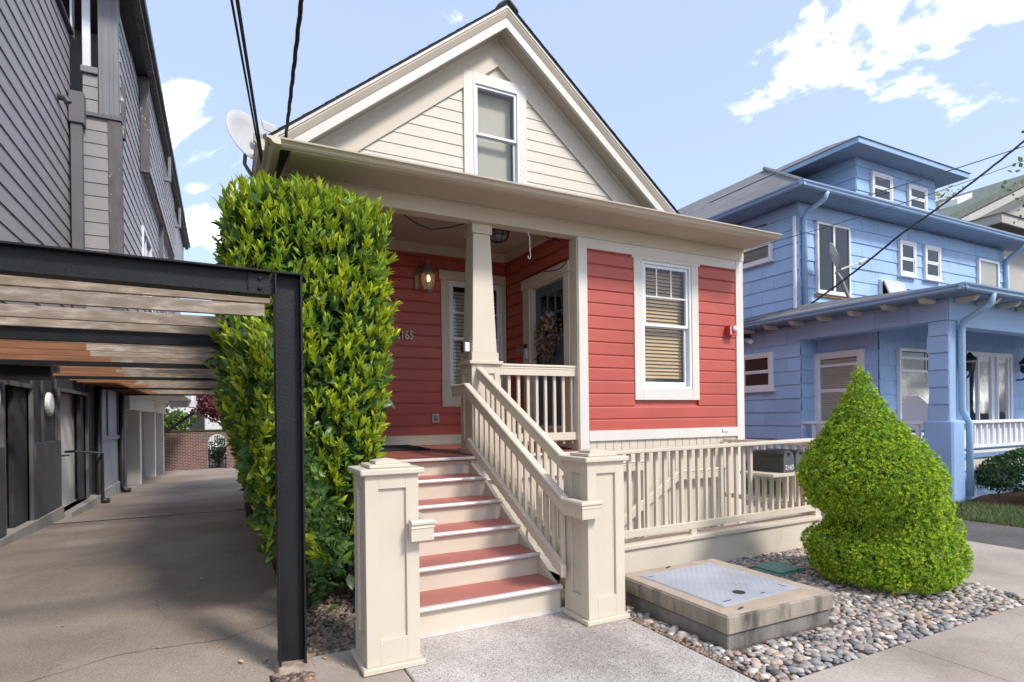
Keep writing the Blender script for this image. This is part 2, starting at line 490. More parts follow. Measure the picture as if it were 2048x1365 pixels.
class MB:
    def __init__(self):
        self.v, self.f = [], []

    def add(self, vs, fs):
        k = len(self.v)
        self.v += [tuple(p) for p in vs]
        self.f += [tuple(i + k for i in f) for f in fs]
        return self

    def hexa(self, p):
        return self.add(p, [(0, 1, 2, 3), (7, 6, 5, 4), (0, 4, 5, 1), (1, 5, 6, 2), (2, 6, 7, 3), (3, 7, 4, 0)])

    def box(self, x0, x1, y0, y1, z0, z1):
        return self.hexa([(x0, y0, z0), (x1, y0, z0), (x1, y1, z0), (x0, y1, z0),
                          (x0, y0, z1), (x1, y0, z1), (x1, y1, z1), (x0, y1, z1)])

    def fbox(self, fr, s0, s1, n0, n1, z0, z1):
        return self.hexa([fr.p(s0, n0, z0), fr.p(s1, n0, z0), fr.p(s1, n1, z0), fr.p(s0, n1, z0),
                          fr.p(s0, n0, z1), fr.p(s1, n0, z1), fr.p(s1, n1, z1), fr.p(s0, n1, z1)])

    def prism(self, a, b):
        n = len(a)
        fs = [tuple(range(n)), tuple(range(2 * n - 1, n - 1, -1))]
        fs += [(i, (i + 1) % n, n + (i + 1) % n, n + i) for i in range(n)]
        return self.add(list(a) + list(b), fs)

    def ring(self, fr, s0, s1, z0, z1, w, n0, n1, wb=None, wt=None):
        wb = w if wb is None else wb
        wt = w if wt is None else wt
        self.fbox(fr, s0, s0 + w, n0, n1, z0, z1)
        self.fbox(fr, s1 - w, s1, n0, n1, z0, z1)
        self.fbox(fr, s0 + w, s1 - w, n0, n1, z0, z0 + wb)
        self.fbox(fr, s0 + w, s1 - w, n0, n1, z1 - wt, z1)
        return self

    def tube(self, pts, r, n=8, caps=True):
        pts = [Vector(p) for p in pts]
        rs = r if isinstance(r, (list, tuple)) else [r] * len(pts)
        rows = []
        prev = None
        for i, p in enumerate(pts):
            d = (pts[min(i + 1, len(pts) - 1)] - pts[max(i - 1, 0)]).normalized()
            if prev is None:
                u = d.orthogonal().normalized()
            else:
                u = (prev - d * prev.dot(d)).normalized()
            prev = u
            w = d.cross(u)
            rows.append([p + (u * math.cos(2 * math.pi * k / n) + w * math.sin(2 * math.pi * k / n)) * rs[i] for k in range(n)])
        vs = [q for r_ in rows for q in r_]
        fs = []
        for i in range(len(pts) - 1):
            for k in range(n):
                a, b = i * n + k, i * n + (k + 1) % n
                fs.append((a, b, b + n, a + n))
        if caps:
            fs.append(tuple(range(n - 1, -1, -1)))
            fs.append(tuple(range((len(pts) - 1) * n, len(pts) * n)))
        return self.add(vs, fs)

    def lathe(self, prof, c, n=16, axis=(0, 0, 1)):
        ax = Vector(axis).normalized()
        u = ax.orthogonal().normalized()
        w = ax.cross(u)
        c = Vector(c)
        vs, fs = [], []
        for r, h in prof:
            for k in range(n):
                a = 2 * math.pi * k / n
                vs.append(c + ax * h + (u * math.cos(a) + w * math.sin(a)) * max(r, 1e-4))
        for i in range(len(prof) - 1):
            for k in range(n):
                a, b = i * n + k, i * n + (k + 1) % n
                fs.append((a, b, b + n, a + n))
        fs.append(tuple(range(n - 1, -1, -1)))
        fs.append(tuple(range((len(prof) - 1) * n, len(prof) * n)))
        return self.add(vs, fs)


ORI = {}


def finish(me, m, smooth=False):
    me.materials.append(MATS[m] if isinstance(m, str) else m)
    if smooth:
        for p in me.polygons:
            p.use_smooth = True


def obj(name, mb, m, parent=None, bevel=0.0, smooth=False, loc=None, label=None, cat=None, group=None, kind=None, recalc=True):
    o_ = ORI.get(parent, Vector((0, 0, 0))) if parent else Vector(loc or (0, 0, 0))
    me = bpy.data.meshes.new(name)
    vs = [(p[0] - o_.x, p[1] - o_.y, p[2] - o_.z) for p in mb.v]
    me.from_pydata(vs, [], mb.f)
    if recalc or bevel:
        bm = bmesh.new()
        bm.from_mesh(me)
        if recalc:
            bmesh.ops.recalc_face_normals(bm, faces=bm.faces)
        if bevel:
            bmesh.ops.bevel(bm, geom=list(bm.edges), offset=bevel, segments=1, affect='EDGES', clamp_overlap=True)
        bm.to_mesh(me)
        bm.free()
    finish(me, m, smooth)
    o = bpy.data.objects.new(name, me)
    COL.objects.link(o)
    if parent:
        o.parent = parent
    else:
        o.location = o_
    ORI[o] = o_
    if label:
        o['label'] = label
    if cat:
        o['category'] = cat
    if group:
        o['group'] = group
    if kind:
        o['kind'] = kind
    return o


def thing(name, label, cat, loc, group=None):
    o = bpy.data.objects.new(name, None)
    o.empty_display_size = 0.2
    COL.objects.link(o)
    o.location = loc
    o['label'] = label
    o['category'] = cat
    if group:
        o['group'] = group
    ORI[o] = Vector(loc)
    return o


def struct(name, mb, m, recalc=True, **k):
    return obj(name, mb, m, kind='structure', recalc=recalc, **k)


def inst(name, me, parent, loc, rot=None, scale=None):
    """A piece that shares its mesh; loc in world coordinates."""
    o = bpy.data.objects.new(name, me)
    COL.objects.link(o)
    if parent:
        o.parent = parent
        o.location = Vector(loc) - ORI[parent]
    else:
        o.location = loc
    if rot is not None:
        o.rotation_euler = rot
    if scale is not None:
        o.scale = scale
    return o


def grid_wall(fr, s0, s1, z0, z1, n0, n1, holes):
    b = MB()
    ss = sorted({s0, s1, *[h[0] for h in holes], *[h[1] for h in holes]})
    zs = sorted({z0, z1, *[h[2] for h in holes], *[h[3] for h in holes]})
    for i in range(len(ss) - 1):
        for j in range(len(zs) - 1):
            cs, cz = (ss[i] + ss[i + 1]) / 2, (zs[j] + zs[j + 1]) / 2
            if not any(h[0] < cs < h[1] and h[2] < cz < h[3] for h in holes):
                b.fbox(fr, ss[i], ss[i + 1], n0, n1, zs[j], zs[j + 1])
    return b


COVE = [(0.0, 0.0), (0.0, 0.128), (-0.006, 0.137), (-0.012, 0.142), (-0.015, 0.1555), (-0.030, 0.1555), (-0.030, 0.0)]


def lap(h, t=0.016):
    return [(0.0, 0.0), (-t + 0.004, h - 0.002), (-t - 0.014, h - 0.002), (-t - 0.014, 0.0)]


def boards(name, parent, fr, s0, s1, z0, z1, h, profile, m, holes=(), jitter=0.0008):
    """Lay horizontal boards one by one, cut round the openings."""
    k = int(math.ceil((z1 - z0) / h - 1e-6))
    for i in range(k):
        za = z0 + i * h
        zc = za + h / 2
        iv = [(s0, s1)]
        for a, b, c, d in holes:
            if c < zc < d:
                nv = []
                for p, q in iv:
                    if b <= p or a >= q:
                        nv.append((p, q))
                    else:
                        if a > p:
                            nv.append((p, a))
                        if b < q:
                            nv.append((b, q))
                iv = nv
        for p, q in iv:
            if q - p < 0.03:
                continue
            dn = random.uniform(-1, 1) * jitter
            mb = MB()
            pr = [(n + dn, min(z, z1 - za)) for n, z in profile]
            mb.prism([fr.p(p, n, za + z) for n, z in pr], [fr.p(q, n, za + z) for n, z in pr])
            obj(name, mb, m, parent)


def double_hung(parent, fr, s0, s1, z0, z1, meet, muntins=None, blind=None, inset=0.0, glass='glass', back='dark_inside', depth=0.45, label=None):
    """Vinyl double-hung window: outer frame (the part), two sashes, panes, bars, blind slats."""
    fw = 0.035
    w = obj('window', MB().ring(fr, s0, s1, z0, z1, fw, -0.10 + inset, 0.004 + inset), 'vinyl', parent, bevel=0.003)
    if label:
        w['label'] = label
    a, b = s0 + fw + 0.002, s1 - fw - 0.002
    zb, zt = z0 + fw + 0.002, z1 - fw - 0.002
    obj('sash', MB().ring(fr, a, b, meet - 0.018, zt, 0.038, -0.050 + inset, -0.018 + inset), 'vinyl', w, bevel=0.002)
    obj('sash', MB().ring(fr, a, b, zb, meet + 0.016, 0.040, -0.086 + inset, -0.054 + inset, wb=0.06), 'vinyl', w, bevel=0.002)
    obj('pane', MB().fbox(fr, a + 0.03, b - 0.03, -0.037 + inset, -0.033 + inset, meet, zt - 0.03), glass, w)
    obj('pane', MB().fbox(fr, a + 0.03, b - 0.03, -0.072 + inset, -0.068 + inset, zb + 0.05, meet), glass, w)
    if muntins:
        vs, zh = muntins
        for s in vs:
            obj('glazing_bar', MB().fbox(fr, s - 0.009, s + 0.009, -0.032 + inset, -0.022 + inset, zh, zt - 0.038), 'vinyl', w)
        if zh:
            obj('glazing_bar', MB().fbox(fr, a + 0.038, b - 0.038, -0.031 + inset, -0.021 + inset, zh - 0.010, zh + 0.010), 'vinyl', w)
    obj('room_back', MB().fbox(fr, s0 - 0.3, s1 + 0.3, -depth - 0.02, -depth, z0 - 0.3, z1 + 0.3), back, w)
    if blind:
        m, zlo, zhi, pitch = blind
        n = int((zhi - zlo) / pitch)
        me = None
        for i in range(n):
            z = zlo + i * pitch
            mb = MB().hexa([fr.p(a + 0.02, -0.125 + inset, z), fr.p(b - 0.02, -0.125 + inset, z), fr.p(b - 0.02, -0.150 + inset, z + pitch * 0.86), fr.p(a + 0.02, -0.150 + inset, z + pitch * 0.86),
                            fr.p(a + 0.02, -0.122 + inset, z + 0.002), fr.p(b - 0.02, -0.122 + inset, z + 0.002), fr.p(b - 0.02, -0.147 + inset, z + pitch * 0.86 + 0.002), fr.p(a + 0.02, -0.147 + inset, z + pitch * 0.86 + 0.002)])
            obj('blind_slat', mb, m, w)
    return w


def text_mesh(s, size, depth=0.004):
    c = bpy.data.curves.new('t', 'FONT')
    c.body = s
    c.size = size
    c.extrude = depth
    c.align_x = 'CENTER'
    c.align_y = 'CENTER'
    t = bpy.data.objects.new('t', c)
    COL.objects.link(t)
    dg = bpy.context.evaluated_depsgraph_get()
    me = bpy.data.meshes.new_from_object(t.evaluated_get(dg))
    COL.objects.unlink(t)
    bpy.data.objects.remove(t)
    return me


def np_mesh(name, verts, quads, tris, m, cols=None, smooth=False):
    """Large meshes straight from arrays."""
    me = bpy.data.meshes.new(name)
    nq, nt = len(quads), len(tris)
    me.vertices.add(len(verts))
    me.vertices.foreach_set('co', np.asarray(verts, np.float32).ravel())
    lv = np.concatenate([np.asarray(quads, np.int32).ravel(), np.asarray(tris, np.int32).ravel()]) if nq and nt else (np.asarray(quads, np.int32).ravel() if nq else np.asarray(tris, np.int32).ravel())
    me.loops.add(len(lv))
    me.loops.foreach_set('vertex_index', lv)
    me.polygons.add(nq + nt)
    st = np.concatenate([np.arange(nq) * 4, nq * 4 + np.arange(nt) * 3]).astype(np.int32)
    me.polygons.foreach_set('loop_start', st)
    me.update(calc_edges=True)
    me.validate()
    if cols is not None:
        at = me.color_attributes.new('Col', 'FLOAT_COLOR', 'POINT')
        c4 = np.ones((len(verts), 4), np.float32)
        c4[:, :3] = cols
        at.data.foreach_set('color', c4.ravel())
    finish(me, m, smooth)
    return me


def rots(d, up_jit, r):
    """Frames whose Y axis is d, turned at random about it (n,3,3, columns X Y Z)."""
    n = len(d)
    d = d / np.linalg.norm(d, axis=1, keepdims=True)
    a = r.normal(size=(n, 3))
    x = np.cross(d, a)
    x /= np.linalg.norm(x, axis=1, keepdims=True)
    z = np.cross(x, d)
    return np.stack([x, d, z], axis=2)


LEAF_V = np.array([(0, 0, 0), (0, .35, -.02), (0, .72, -.03), (0, 1, -.10), (-.17, .33, .035), (-.15, .68, .02), (.17, .33, .035), (.15, .68, .02)], float)
LEAF_Q = np.array([(1, 2, 5, 4), (1, 6, 7, 2)])
LEAF_T = np.array([(0, 1, 4), (0, 6, 1), (2, 3, 5), (2, 7, 3)])


def leaves(pos, dirs, size, width, r, face=None):
    """Arrays of folded leaf blades. face: preferred normal (n,3) for the blade's upper side."""
    n = len(pos)
    d = dirs / np.linalg.norm(dirs, axis=1, keepdims=True)
    if face is None:
        face = r.normal(size=(n, 3))
    x = np.cross(d, face)
    x /= np.linalg.norm(x, axis=1, keepdims=True) + 1e-9
    z = np.cross(x, d)
    T = LEAF_V[None] * np.stack([width, size, size], 1)[:, None, :]
    V = pos[:, None, :] + T[:, :, 0:1] * x[:, None, :] + T[:, :, 1:2] * d[:, None, :] + T[:, :, 2:3] * z[:, None, :]
    off = (np.arange(n) * 8)[:, None, None]
    return V.reshape(-1, 3), (LEAF_Q[None] + off).reshape(-1, 4), (LEAF_T[None] + off).reshape(-1, 3)


FX = lambda y: FR((0, y, 0), (1, 0, 0), (0, -1, 0))       # wall facing the street
FL = lambda x: FR((x, 0, 0), (0, 1, 0), (-1, 0, 0))       # wall facing left (-X)
FRt = lambda x: FR((x, 0, 0), (0, 1, 0), (1, 0, 0))       # wall facing right (+X)


# ------------------------------------------------------------------ ground
def zd(y):
    """Height of the ground: level at the street, falling gently towards the rear court."""
    return 0.0 if y < 9 else (-0.038 * (y - 9) if y < 34 else -0.95)


g = MB()


def gq(x0, x1, y0, y1, dz=-0.02):
    g.add([(x0, y0, zd(y0) + dz), (x1, y0, zd(y0) + dz), (x1, y1, zd(y1) + dz), (x0, y1, zd(y1) + dz)], [(0, 1, 2, 3)])


HX0, HX1, HY0, HY1 = 2.95, 6.57, 4.52, 5.80
gq(-400, 400, -400, HY0)
gq(-400, HX0, HY0, HY1)
gq(HX1, 400, HY0, HY1)
gq(-400, 400, HY1, 9)
gq(-400, 400, 9, 34)
gq(-400, 400, 34, 500)
struct('ground', g, 'soil', recalc=False)

b = MB()
for x0, x1 in ((-30, -0.1), (-0.095, 1.26), (1.265, 2.62), (2.625, 3.98), (3.985, 5.34), (5.345, 6.70), (6.705, 8.06), (8.065, 9.4), (9.405, 30)):
    b.add([(x0, -1.2, 0.004), (x1, -1.2, 0.004), (x1, 2.235, 0.004), (x0, 2.235, 0.004)], [(0, 1, 2, 3)])
struct('sidewalk', b, 'sidewalk_concrete', recalc=False)
b = MB()
b.add([(-400, -9, -0.1), (400, -9, -0.1), (400, -2.6, -0.1), (-400, -2.6, -0.1)], [(0, 1, 2, 3)])
struct('road', b, 'asphalt_dark', recalc=False)
b = MB()
b.box(0.985, 2.725, 2.24, 3.92, -0.1, 0.010)
struct('entry_walk', b, 'walk_concrete', bevel=0.006)
b = MB()
b.box(0.46, 0.978, 2.24, 3.92, -0.1, 0.006)
struct('entry_walk_edge', b, 'sidewalk_concrete', bevel=0.006)
b = MB()
for y0, y1 in ((2.24, 3.42), (3.77, 9), (9, 11.62), (11.74, 16), (16, 24), (24, 33.5)):
    b.add([(-2.72, y0, zd(y0) - 0.002), (0.235 if y1 < 3.425 else 0.46, y0, zd(y0) - 0.002), (0.235 if y1 < 3.425 else 0.46, y1, zd(y1) - 0.002), (-2.72, y1, zd(y1) - 0.002)], [(0, 1, 2, 3)])
b.add([(-9, 19.9, zd(19.9) - .003), (-2.72, 19.9, zd(19.9) - .003), (-2.72, 33.5, zd(33.5) - .003), (-9, 33.5, zd(33.5) - .003)], [(0, 1, 2, 3)])
b.add([(0.235, 13, zd(13) - .003), (3, 13, zd(13) - .003), (3, 33.5, zd(33.5) - .003), (0.235, 33.5, zd(33.5) - .003)], [(0, 1, 2, 3)])
b.add([(-2.72, 3.428, -0.002), (0.235, 3.428, -0.002), (0.235, 3.77, -0.002), (-2.72, 3.77, -0.002)], [(0, 1, 2, 3)])
drive = struct('driveway', b, 'drive_asphalt', recalc=False)
for k, pts in enumerate(([(-2.3, 4.1), (-1.7, 4.35), (-1.2, 4.3), (-0.6, 4.6), (0.0, 4.55), (0.4, 4.75)], [(-0.4, 5.2), (-0.55, 6.0), (-0.45, 6.9), (-0.7, 8.0), (-0.6, 8.9)], [(-2.6, 7.2), (-1.9, 7.35), (-1.5, 7.9), (-0.9, 8.0)])):
    cb_ = MB()
    fine = []
    for a, c in zip(pts[:-1], pts[1:]):
        for i in range(8):
            t_ = i / 8
            fine.append((a[0] + (c[0] - a[0]) * t_ + random.uniform(-.02, .02), a[1] + (c[1] - a[1]) * t_ + random.uniform(-.02, .02)))
    for a, c in zip(fine[:-1], fine[1:]):
        w_ = random.uniform(0.0015, 0.004)
        cb_.add([(a[0], a[1] - w_, 0.0005), (c[0], c[1] - w_, 0.0005), (c[0], c[1] + w_, 0.0005), (a[0], a[1] + w_, 0.0005)], [(0, 1, 2, 3)])
    ORI[drive] = Vector((0, 0, 0))
    obj('crack', cb_, 'soil', drive, recalc=False)
gr = MB()
gr.box(-2.70, 0.23, 11.63, 11.73, zd(11.68) - 0.06, zd(11.68) - 0.020)
for k in range(60):
    x = -2.68 + k * 0.0485
    gr.box(x, x + 0.028, 11.632, 11.728, zd(11.68) - 0.019, zd(11.68) - 0.004)
obj('drain_grate', gr, 'black_steel', kind='thing', loc=(-1.2, 11.68, zd(11.68)), label='dark slotted trench drain running across the driveway', cat='drain')
b = MB()
b.add([(0.24, 3.43, -0.006), (1.10, 3.43, -0.006), (1.10, 12.9, zd(12.9) - .006), (0.24, 12.9, zd(12.9) - .006)], [(0, 1, 2, 3)])
struct('planting_bed', b, 'moss_soil', recalc=False)
b = MB()
b.add([(2.735, 2.245, -0.004), (5.94, 2.245, -0.004), (5.94, 4.40, -0.004), (2.735, 4.40, -0.004)], [(0, 1, 2, 3)])
b.add([(2.735, 3.9, -0.0045), (2.735, 4.40, -0.0045), (1.2, 4.40, -0.0045), (1.2, 3.9, -0.0045)], [(0, 1, 2, 3)])
pebble_bed = struct('pebble_bed', b, 'moss_soil', recalc=False)
ORI[pebble_bed] = Vector((0, 0, 0))
b = MB()
for y0, y1 in ((2.24, 4.6), (4.608, 7.2), (7.208, 9.0)):
    b.add([(5.95, y0, 0.002), (7.88, y0, 0.002), (7.88, y1, 0.002), (5.95, y1, 0.002)], [(0, 1, 2, 3)])
b.add([(6.66, 9, 0.002), (7.88, 9, 0.002), (7.88, 24, zd(24) + .002), (6.66, 24, zd(24) + .002)], [(0, 1, 2, 3)])
struct('neighbour_driveway', b, 'sidewalk_concrete', recalc=False)
b = MB()
b.add([(7.89, 2.24, 0.0), (9.35, 2.24, 0.0), (9.35, 9, 0.0), (7.89, 9, 0.0)], [(0, 1, 2, 3)])
b.add([(7.89, 9, 0.0), (9.35, 9, 0.0), (9.35, 24, zd(24)), (7.89, 24, zd(24))], [(0, 1, 2, 3)])
struct('asphalt_strip', b, 'asphalt_dark', recalc=False)
# mounded bark bed in front of the blue porch
b = MB()
nx, ny = 26, 12
vs, fs = [], []
for j in range(ny + 1):
    for i in range(nx + 1):
        x, y = 11.15 + i * 0.25, 3.35 + j * 0.165
        e = min(i / 3, (nx - i) / 3, j / 3, (ny - j) / 1.5, 1)
        vs.append((x, y, 0.16 * e * (0.8 + 0.4 * noise.noise((x * 2, y * 2, 0))) - 0.01))
for j in range(ny):
    for i in range(nx):
        a = j * (nx + 1) + i
        fs.append((a, a + 1, a + nx + 2, a + nx + 1))
b.add(vs, fs)
struct('bark_bed', b, 'mulch', recalc=False)

# sunken stairwell behind the railing (basement entrance)
b = MB()
b.box(HX0, HX1, HY0, HY1, -1.42, -1.40)
b.box(HX0 - 0.1, HX0, HY0 - 0.05, HY1 + 0.02, -1.42, -0.02)
for k in range(7):
    b.box(HX0 + 1.5 + 0.28 * k, HX0 + 1.5 + 0.28 * (k + 1), HY0, HY1, -1.40, -1.40 + 0.18 * (k + 1))
struct('stairwell', b, 'concrete')

# ------------------------------------------------------------------ red house
HOUSE = thing('red_house', 'red cottage with cream trim, gabled roof and front porch', 'house', (3.73, 5.8, 0))
fb = FX(5.80)
BAYHOLE = (4.835, 5.650, 1.895, 3.525)
obj('wall', grid_wall(fb, 3.86, 6.61, -1.4, 3.86, -0.13, -0.032, [BAYHOLE]), 'red', HOUSE)
boards('siding_board', HOUSE, fb, 3.960, 6.500, 1.350, 3.595, 0.1587, [(n, z * 1.02) for n, z in COVE], 'red', holes=[(4.69, 5.775, 1.70, 3.7)])
for s0, s1 in ((3.843, 3.971), (6.490, 6.630)):
    obj('corner_board', MB().fbox(fb, s0, s1, -0.03, 0.018, -1.4, 3.704), 'offwhite', HOUSE, bevel=0.003)
obj('head_trim', MB().fbox(fb, 3.972, 6.489, -0.03, 0.014, 3.582, 3.704), 'offwhite', HOUSE, bevel=0.003)
obj('water_table', MB().fbox(fb, 3.972, 6.489, -0.03, 0.020, 1.232, 1.361), 'offwhite', HOUSE, bevel=0.004)
nsk = 20
for k in range(nsk):
    s0 = 3.975 + k * (6.487 - 3.975) / nsk
    obj('skirt_board', MB().fbox(fb, s0 + 0.003, s0 + (6.487 - 3.975) / nsk - 0.003, -0.031, -0.008 + random.uniform(-.002, .002), -1.4, 1.230), 'cream', HOUSE, bevel=0.002)
# bay window with casing
wn_ = double_hung(HOUSE, fb, 4.824, 5.658, 1.880, 3.532, 2.715, muntins=((5.085, 5.330), 3.085), blind=('blind', 2.03, 3.46, 0.0475), inset=0.0,
                  label='double-hung bay window with tan slatted blind and three small top panes')
cs = MB()
cs.fbox(fb, 4.686, 4.822, -0.03, 0.016, 1.738, 3.579)
cs.fbox(fb, 5.660, 5.780, -0.03, 0.016, 1.738, 3.579)
cs.fbox(fb, 4.822, 5.660, -0.03, 0.0145, 1.738, 1.878)
cs.fbox(fb, 4.822, 5.660, -0.03, 0.0145, 3.534, 3.579)
obj('casing', cs, 'offwhite', wn_, bevel=0.003)
obj('casing_ear', MB().fbox(fb, 4.655, 5.812, -0.03, 0.0185, 3.545, 3.581), 'offwhite', wn_, bevel=0.002)

# frieze beam, soffit and gutter of the porch roof
obj('beam', MB().box(0.58, 6.645, 5.775, 5.935, 3.705, 3.868), 'cream_h', HOUSE, bevel=0.004)
obj('beam_trim', MB().box(0.56, 6.650, 5.760, 5.775, 3.845, 3.868), 'cream_h', HOUSE)
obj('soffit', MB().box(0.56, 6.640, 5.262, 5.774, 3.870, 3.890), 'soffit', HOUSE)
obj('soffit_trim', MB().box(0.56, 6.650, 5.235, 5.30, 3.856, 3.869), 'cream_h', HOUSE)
GP = [(5.262, 3.862), (5.222, 3.862), (5.205, 3.868), (5.192, 3.878), (5.186, 3.890), (5.172, 3.899), (5.150, 3.905), (5.147, 3.918), (5.160, 3.921), (5.262, 3.921)]
gt = MB()
gt.prism([(0.47, y, z) for y, z in GP], [(6.655, y, z) for y, z in GP])
gutter = obj('gutter', gt, 'cream_h', HOUSE)
gl_ = MB()
gl_.prism([(0.47 - (5.262 - y), 5.16, z) for y, z in GP], [(0.47 - (5.262 - y), 7.35, z + 0.0) for y, z in GP])
obj('gutter', gl_, 'cream', HOUSE)
obj('porch_roof', MB().hexa([(0.38, 5.255, 3.89), (6.655, 5.255, 3.89), (6.655, 7.74, 4.30), (0.38, 7.74, 4.30),
                             (0.38, 5.255, 3.912), (6.655, 5.255, 3.912), (6.655, 7.74, 4.33), (0.38, 7.74, 4.33)]), 'shingle_dark', HOUSE)
obj('end_board', MB().prism([(0.56, 5.30, 3.88), (0.56, 7.7, 3.88), (0.56, 7.7, 4.28), (0.56, 5.30, 3.89)], [(0.59, 5.30, 3.88), (0.59, 7.7, 3.88), (0.59, 7.7, 4.28), (0.59, 5.30, 3.89)]), 'cream', HOUSE)

# main gable roof
AX, AZ, SL = 3.735, 7.50, 0.805
EX0, EX1 = 0.50, 6.97


def zr(x):
    return AZ - SL * abs(x - AX)


def rake(name, prof, m, y_add=0.0, bevel=0):
    for ex in (EX0, EX1):
        a = [(AX, y + y_add, AZ - d) for y, d in prof]
        c = [(ex, y + y_add, zr(ex) - d) for y, d in prof]
        obj(name, MB().prism(a, c), m, HOUSE)


rake('roof', [(7.35, -0.004), (7.35, 0.016), (16.5, 0.016), (16.5, -0.004)], 'shingle_dark')
rake('rake_moulding', [(7.362, 0.020), (7.362, 0.062), (7.385, 0.068), (7.385, 0.020)], 'offwhite')
rake('rake_moulding', [(7.372, 0.070), (7.372, 0.094), (7.40, 0.170), (7.412, 0.186), (7.45, 0.186), (7.45, 0.070)], 'soffit')
rake('rake_board', [(7.398, 0.190), (7.398, 0.320), (7.45, 0.320), (7.45, 0.190)], 'offwhite')
rake('rake_soffit', [(7.451, 0.270), (7.72, 0.270), (7.72, 0.290), (7.451, 0.290)], 'soffit')
rake('rake_frieze', [(7.690, 0.292), (7.690, 0.725), (7.735, 0.725), (7.735, 0.292)], 'cream')
rake('bed_moulding', [(7.665, 0.292), (7.680, 0.345), (7.689, 0.345), (7.689, 0.292)], 'cream')
# jagged shingle butts showing along both rakes
for ex in (EX0, EX1):
    for k in range(24):
        t0, t1 = k / 24, (k + 1) / 24
        xa, xb = AX + (ex - AX) * t0, AX + (ex - AX) * t1
        up = random.uniform(0.004, 0.011)
        obj('shingle_butt', MB().hexa([(xa, 7.335, zr(xa) + 0.004), (xb, 7.335, zr(xb) + 0.004), (xb, 7.6, zr(xb) + 0.004), (xa, 7.6, zr(xa) + 0.004),
                                       (xa, 7.335, zr(xa) + 0.008), (xb, 7.335, zr(xb) + 0.007 + up), (xb, 7.6, zr(xb) + 0.007 + up), (xa, 7.6, zr(xa) + 0.008)]), 'shingle_dark', HOUSE)
obj('ridge_cap', MB().prism([(AX - 0.16, 7.325, zr(AX - 0.16) + 0.02), (AX, 7.325, AZ + 0.025), (AX + 0.16, 7.325, zr(AX + 0.16) + 0.02), (AX + 0.16, 7.325, zr(AX + 0.16) + 0.055), (AX, 7.325, AZ + 0.062), (AX - 0.16, 7.325, zr(AX - 0.16) + 0.055)],
                            [(AX - 0.16, 16.5, zr(AX - 0.16) + 0.02), (AX, 16.5, AZ + 0.025), (AX + 0.16, 16.5, zr(AX + 0.16) + 0.02), (AX + 0.16, 16.5, zr(AX + 0.16) + 0.055), (AX, 16.5, AZ + 0.062), (AX - 0.16, 16.5, zr(AX - 0.16) + 0.055)]), 'shingle_dark', HOUSE)
# eaves: side fascia and gutters of the main roof
for ex, sg in ((EX0, -1), (EX1, 1)):
    z = zr(ex)
    obj('eave_soffit', MB().box(min(ex, ex - sg * 0.33), max(ex, ex - sg * 0.33), 7.46, 16.4, z - 0.31, z - 0.29), 'soffit', HOUSE)
    q = [(0, -0.02), (0.11, -0.015), (0.115, -0.05), (0.09, -0.10), (0.08, -0.15), (0, -0.15)]
    obj('gutter', MB().prism([(ex + sg * a, 7.38, z + c) for a, c in q], [(ex + sg * a, 16.4, z + c) for a, c in q]), 'cream', HOUSE)
    obj('fascia', MB().box(min(ex, ex - sg * 0.03), max(ex, ex - sg * 0.03), 7.46, 16.4, z - 0.29, z - 0.03), 'cream', HOUSE)

# gable wall with window
gy = 7.742
gw = MB()


def gpoly(pts):
    gw.prism([(x, gy, z) for x, z in pts], [(x, gy + 0.12, z) for x, z in pts])


RZ = lambda x: zr(x) - 0.28
gpoly([(0.82, 3.9), (3.34, 3.9), (3.34, RZ(3.34)), (0.82, RZ(0.82))])
gpoly([(4.05, 3.9), (6.63, 3.9), (6.63, RZ(6.63)), (4.05, RZ(4.05))])
gpoly([(3.34, 3.9), (4.05, 3.9), (4.05, 4.80), (3.34, 4.80)])
gpoly([(3.34, 6.45), (4.05, 6.45), (4.05, RZ(4.05)), (AX, RZ(AX)), (3.34, RZ(3.34))])
obj('wall', gw, 'gable_cream', HOUSE)
fg = FX(7.715)
gh = 0.163
for k in range(13):
    za = 4.50 + k * gh
    xl = AX - (AZ - 0.70 - za) / SL
    xr = AX + (AZ - 0.70 - za) / SL
    segs = [(xl, 3.20), (4.17, xr)] if za < 6.52 else [(xl - 0.03, xr + 0.03)]
    for p, q in segs:
        p, q = max(p, 0.9), min(q, 6.55)
        if q - p > 0.05:
            pr = lap(gh, 0.013)
            obj('siding_board', MB().prism([fg.p(p, n, za + z) for n, z in pr], [fg.p(q, n, za + z) for n, z in pr]), 'gable_cream', HOUSE)
gwin = double_hung(HOUSE, fg, 3.322, 4.072, 4.78, 6.462, 5.705, inset=0.03, back='room', depth=0.5, label='white double-hung attic window in the gable')
cs = MB()
cs.fbox(fg, 3.172, 3.320, -0.02, 0.028, 4.5, 6.59)
cs.fbox(fg, 4.074, 4.205, -0.02, 0.028, 4.5, 6.59)
cs.fbox(fg, 3.320, 4.074, -0.02, 0.028, 6.464, 6.59)
obj('casing', cs, 'offwhite', gwin, bevel=0.003)
obj('roller_shade', MB().fbox(fg, 3.38, 4.01, -0.16, -0.155, 5.0, 6.40), 'blind_pale', gwin)

# remaining walls of the body
obj('wall', MB().box(0.82, 0.94, 7.76, 16, -1.4, zr(0.82) - 0.29), 'red', HOUSE)
obj('wall', MB().box(6.51, 6.625, 5.95, 16, -1.4, 3.86), 'red', HOUSE)
obj('wall', MB().box(6.51, 6.63, 7.87, 16, 3.861, zr(6.63) - 0.30), 'red', HOUSE)
obj('wall', MB().box(0.82, 6.63, 15.9, 16, -1.4, 4.8), 'red', HOUSE)

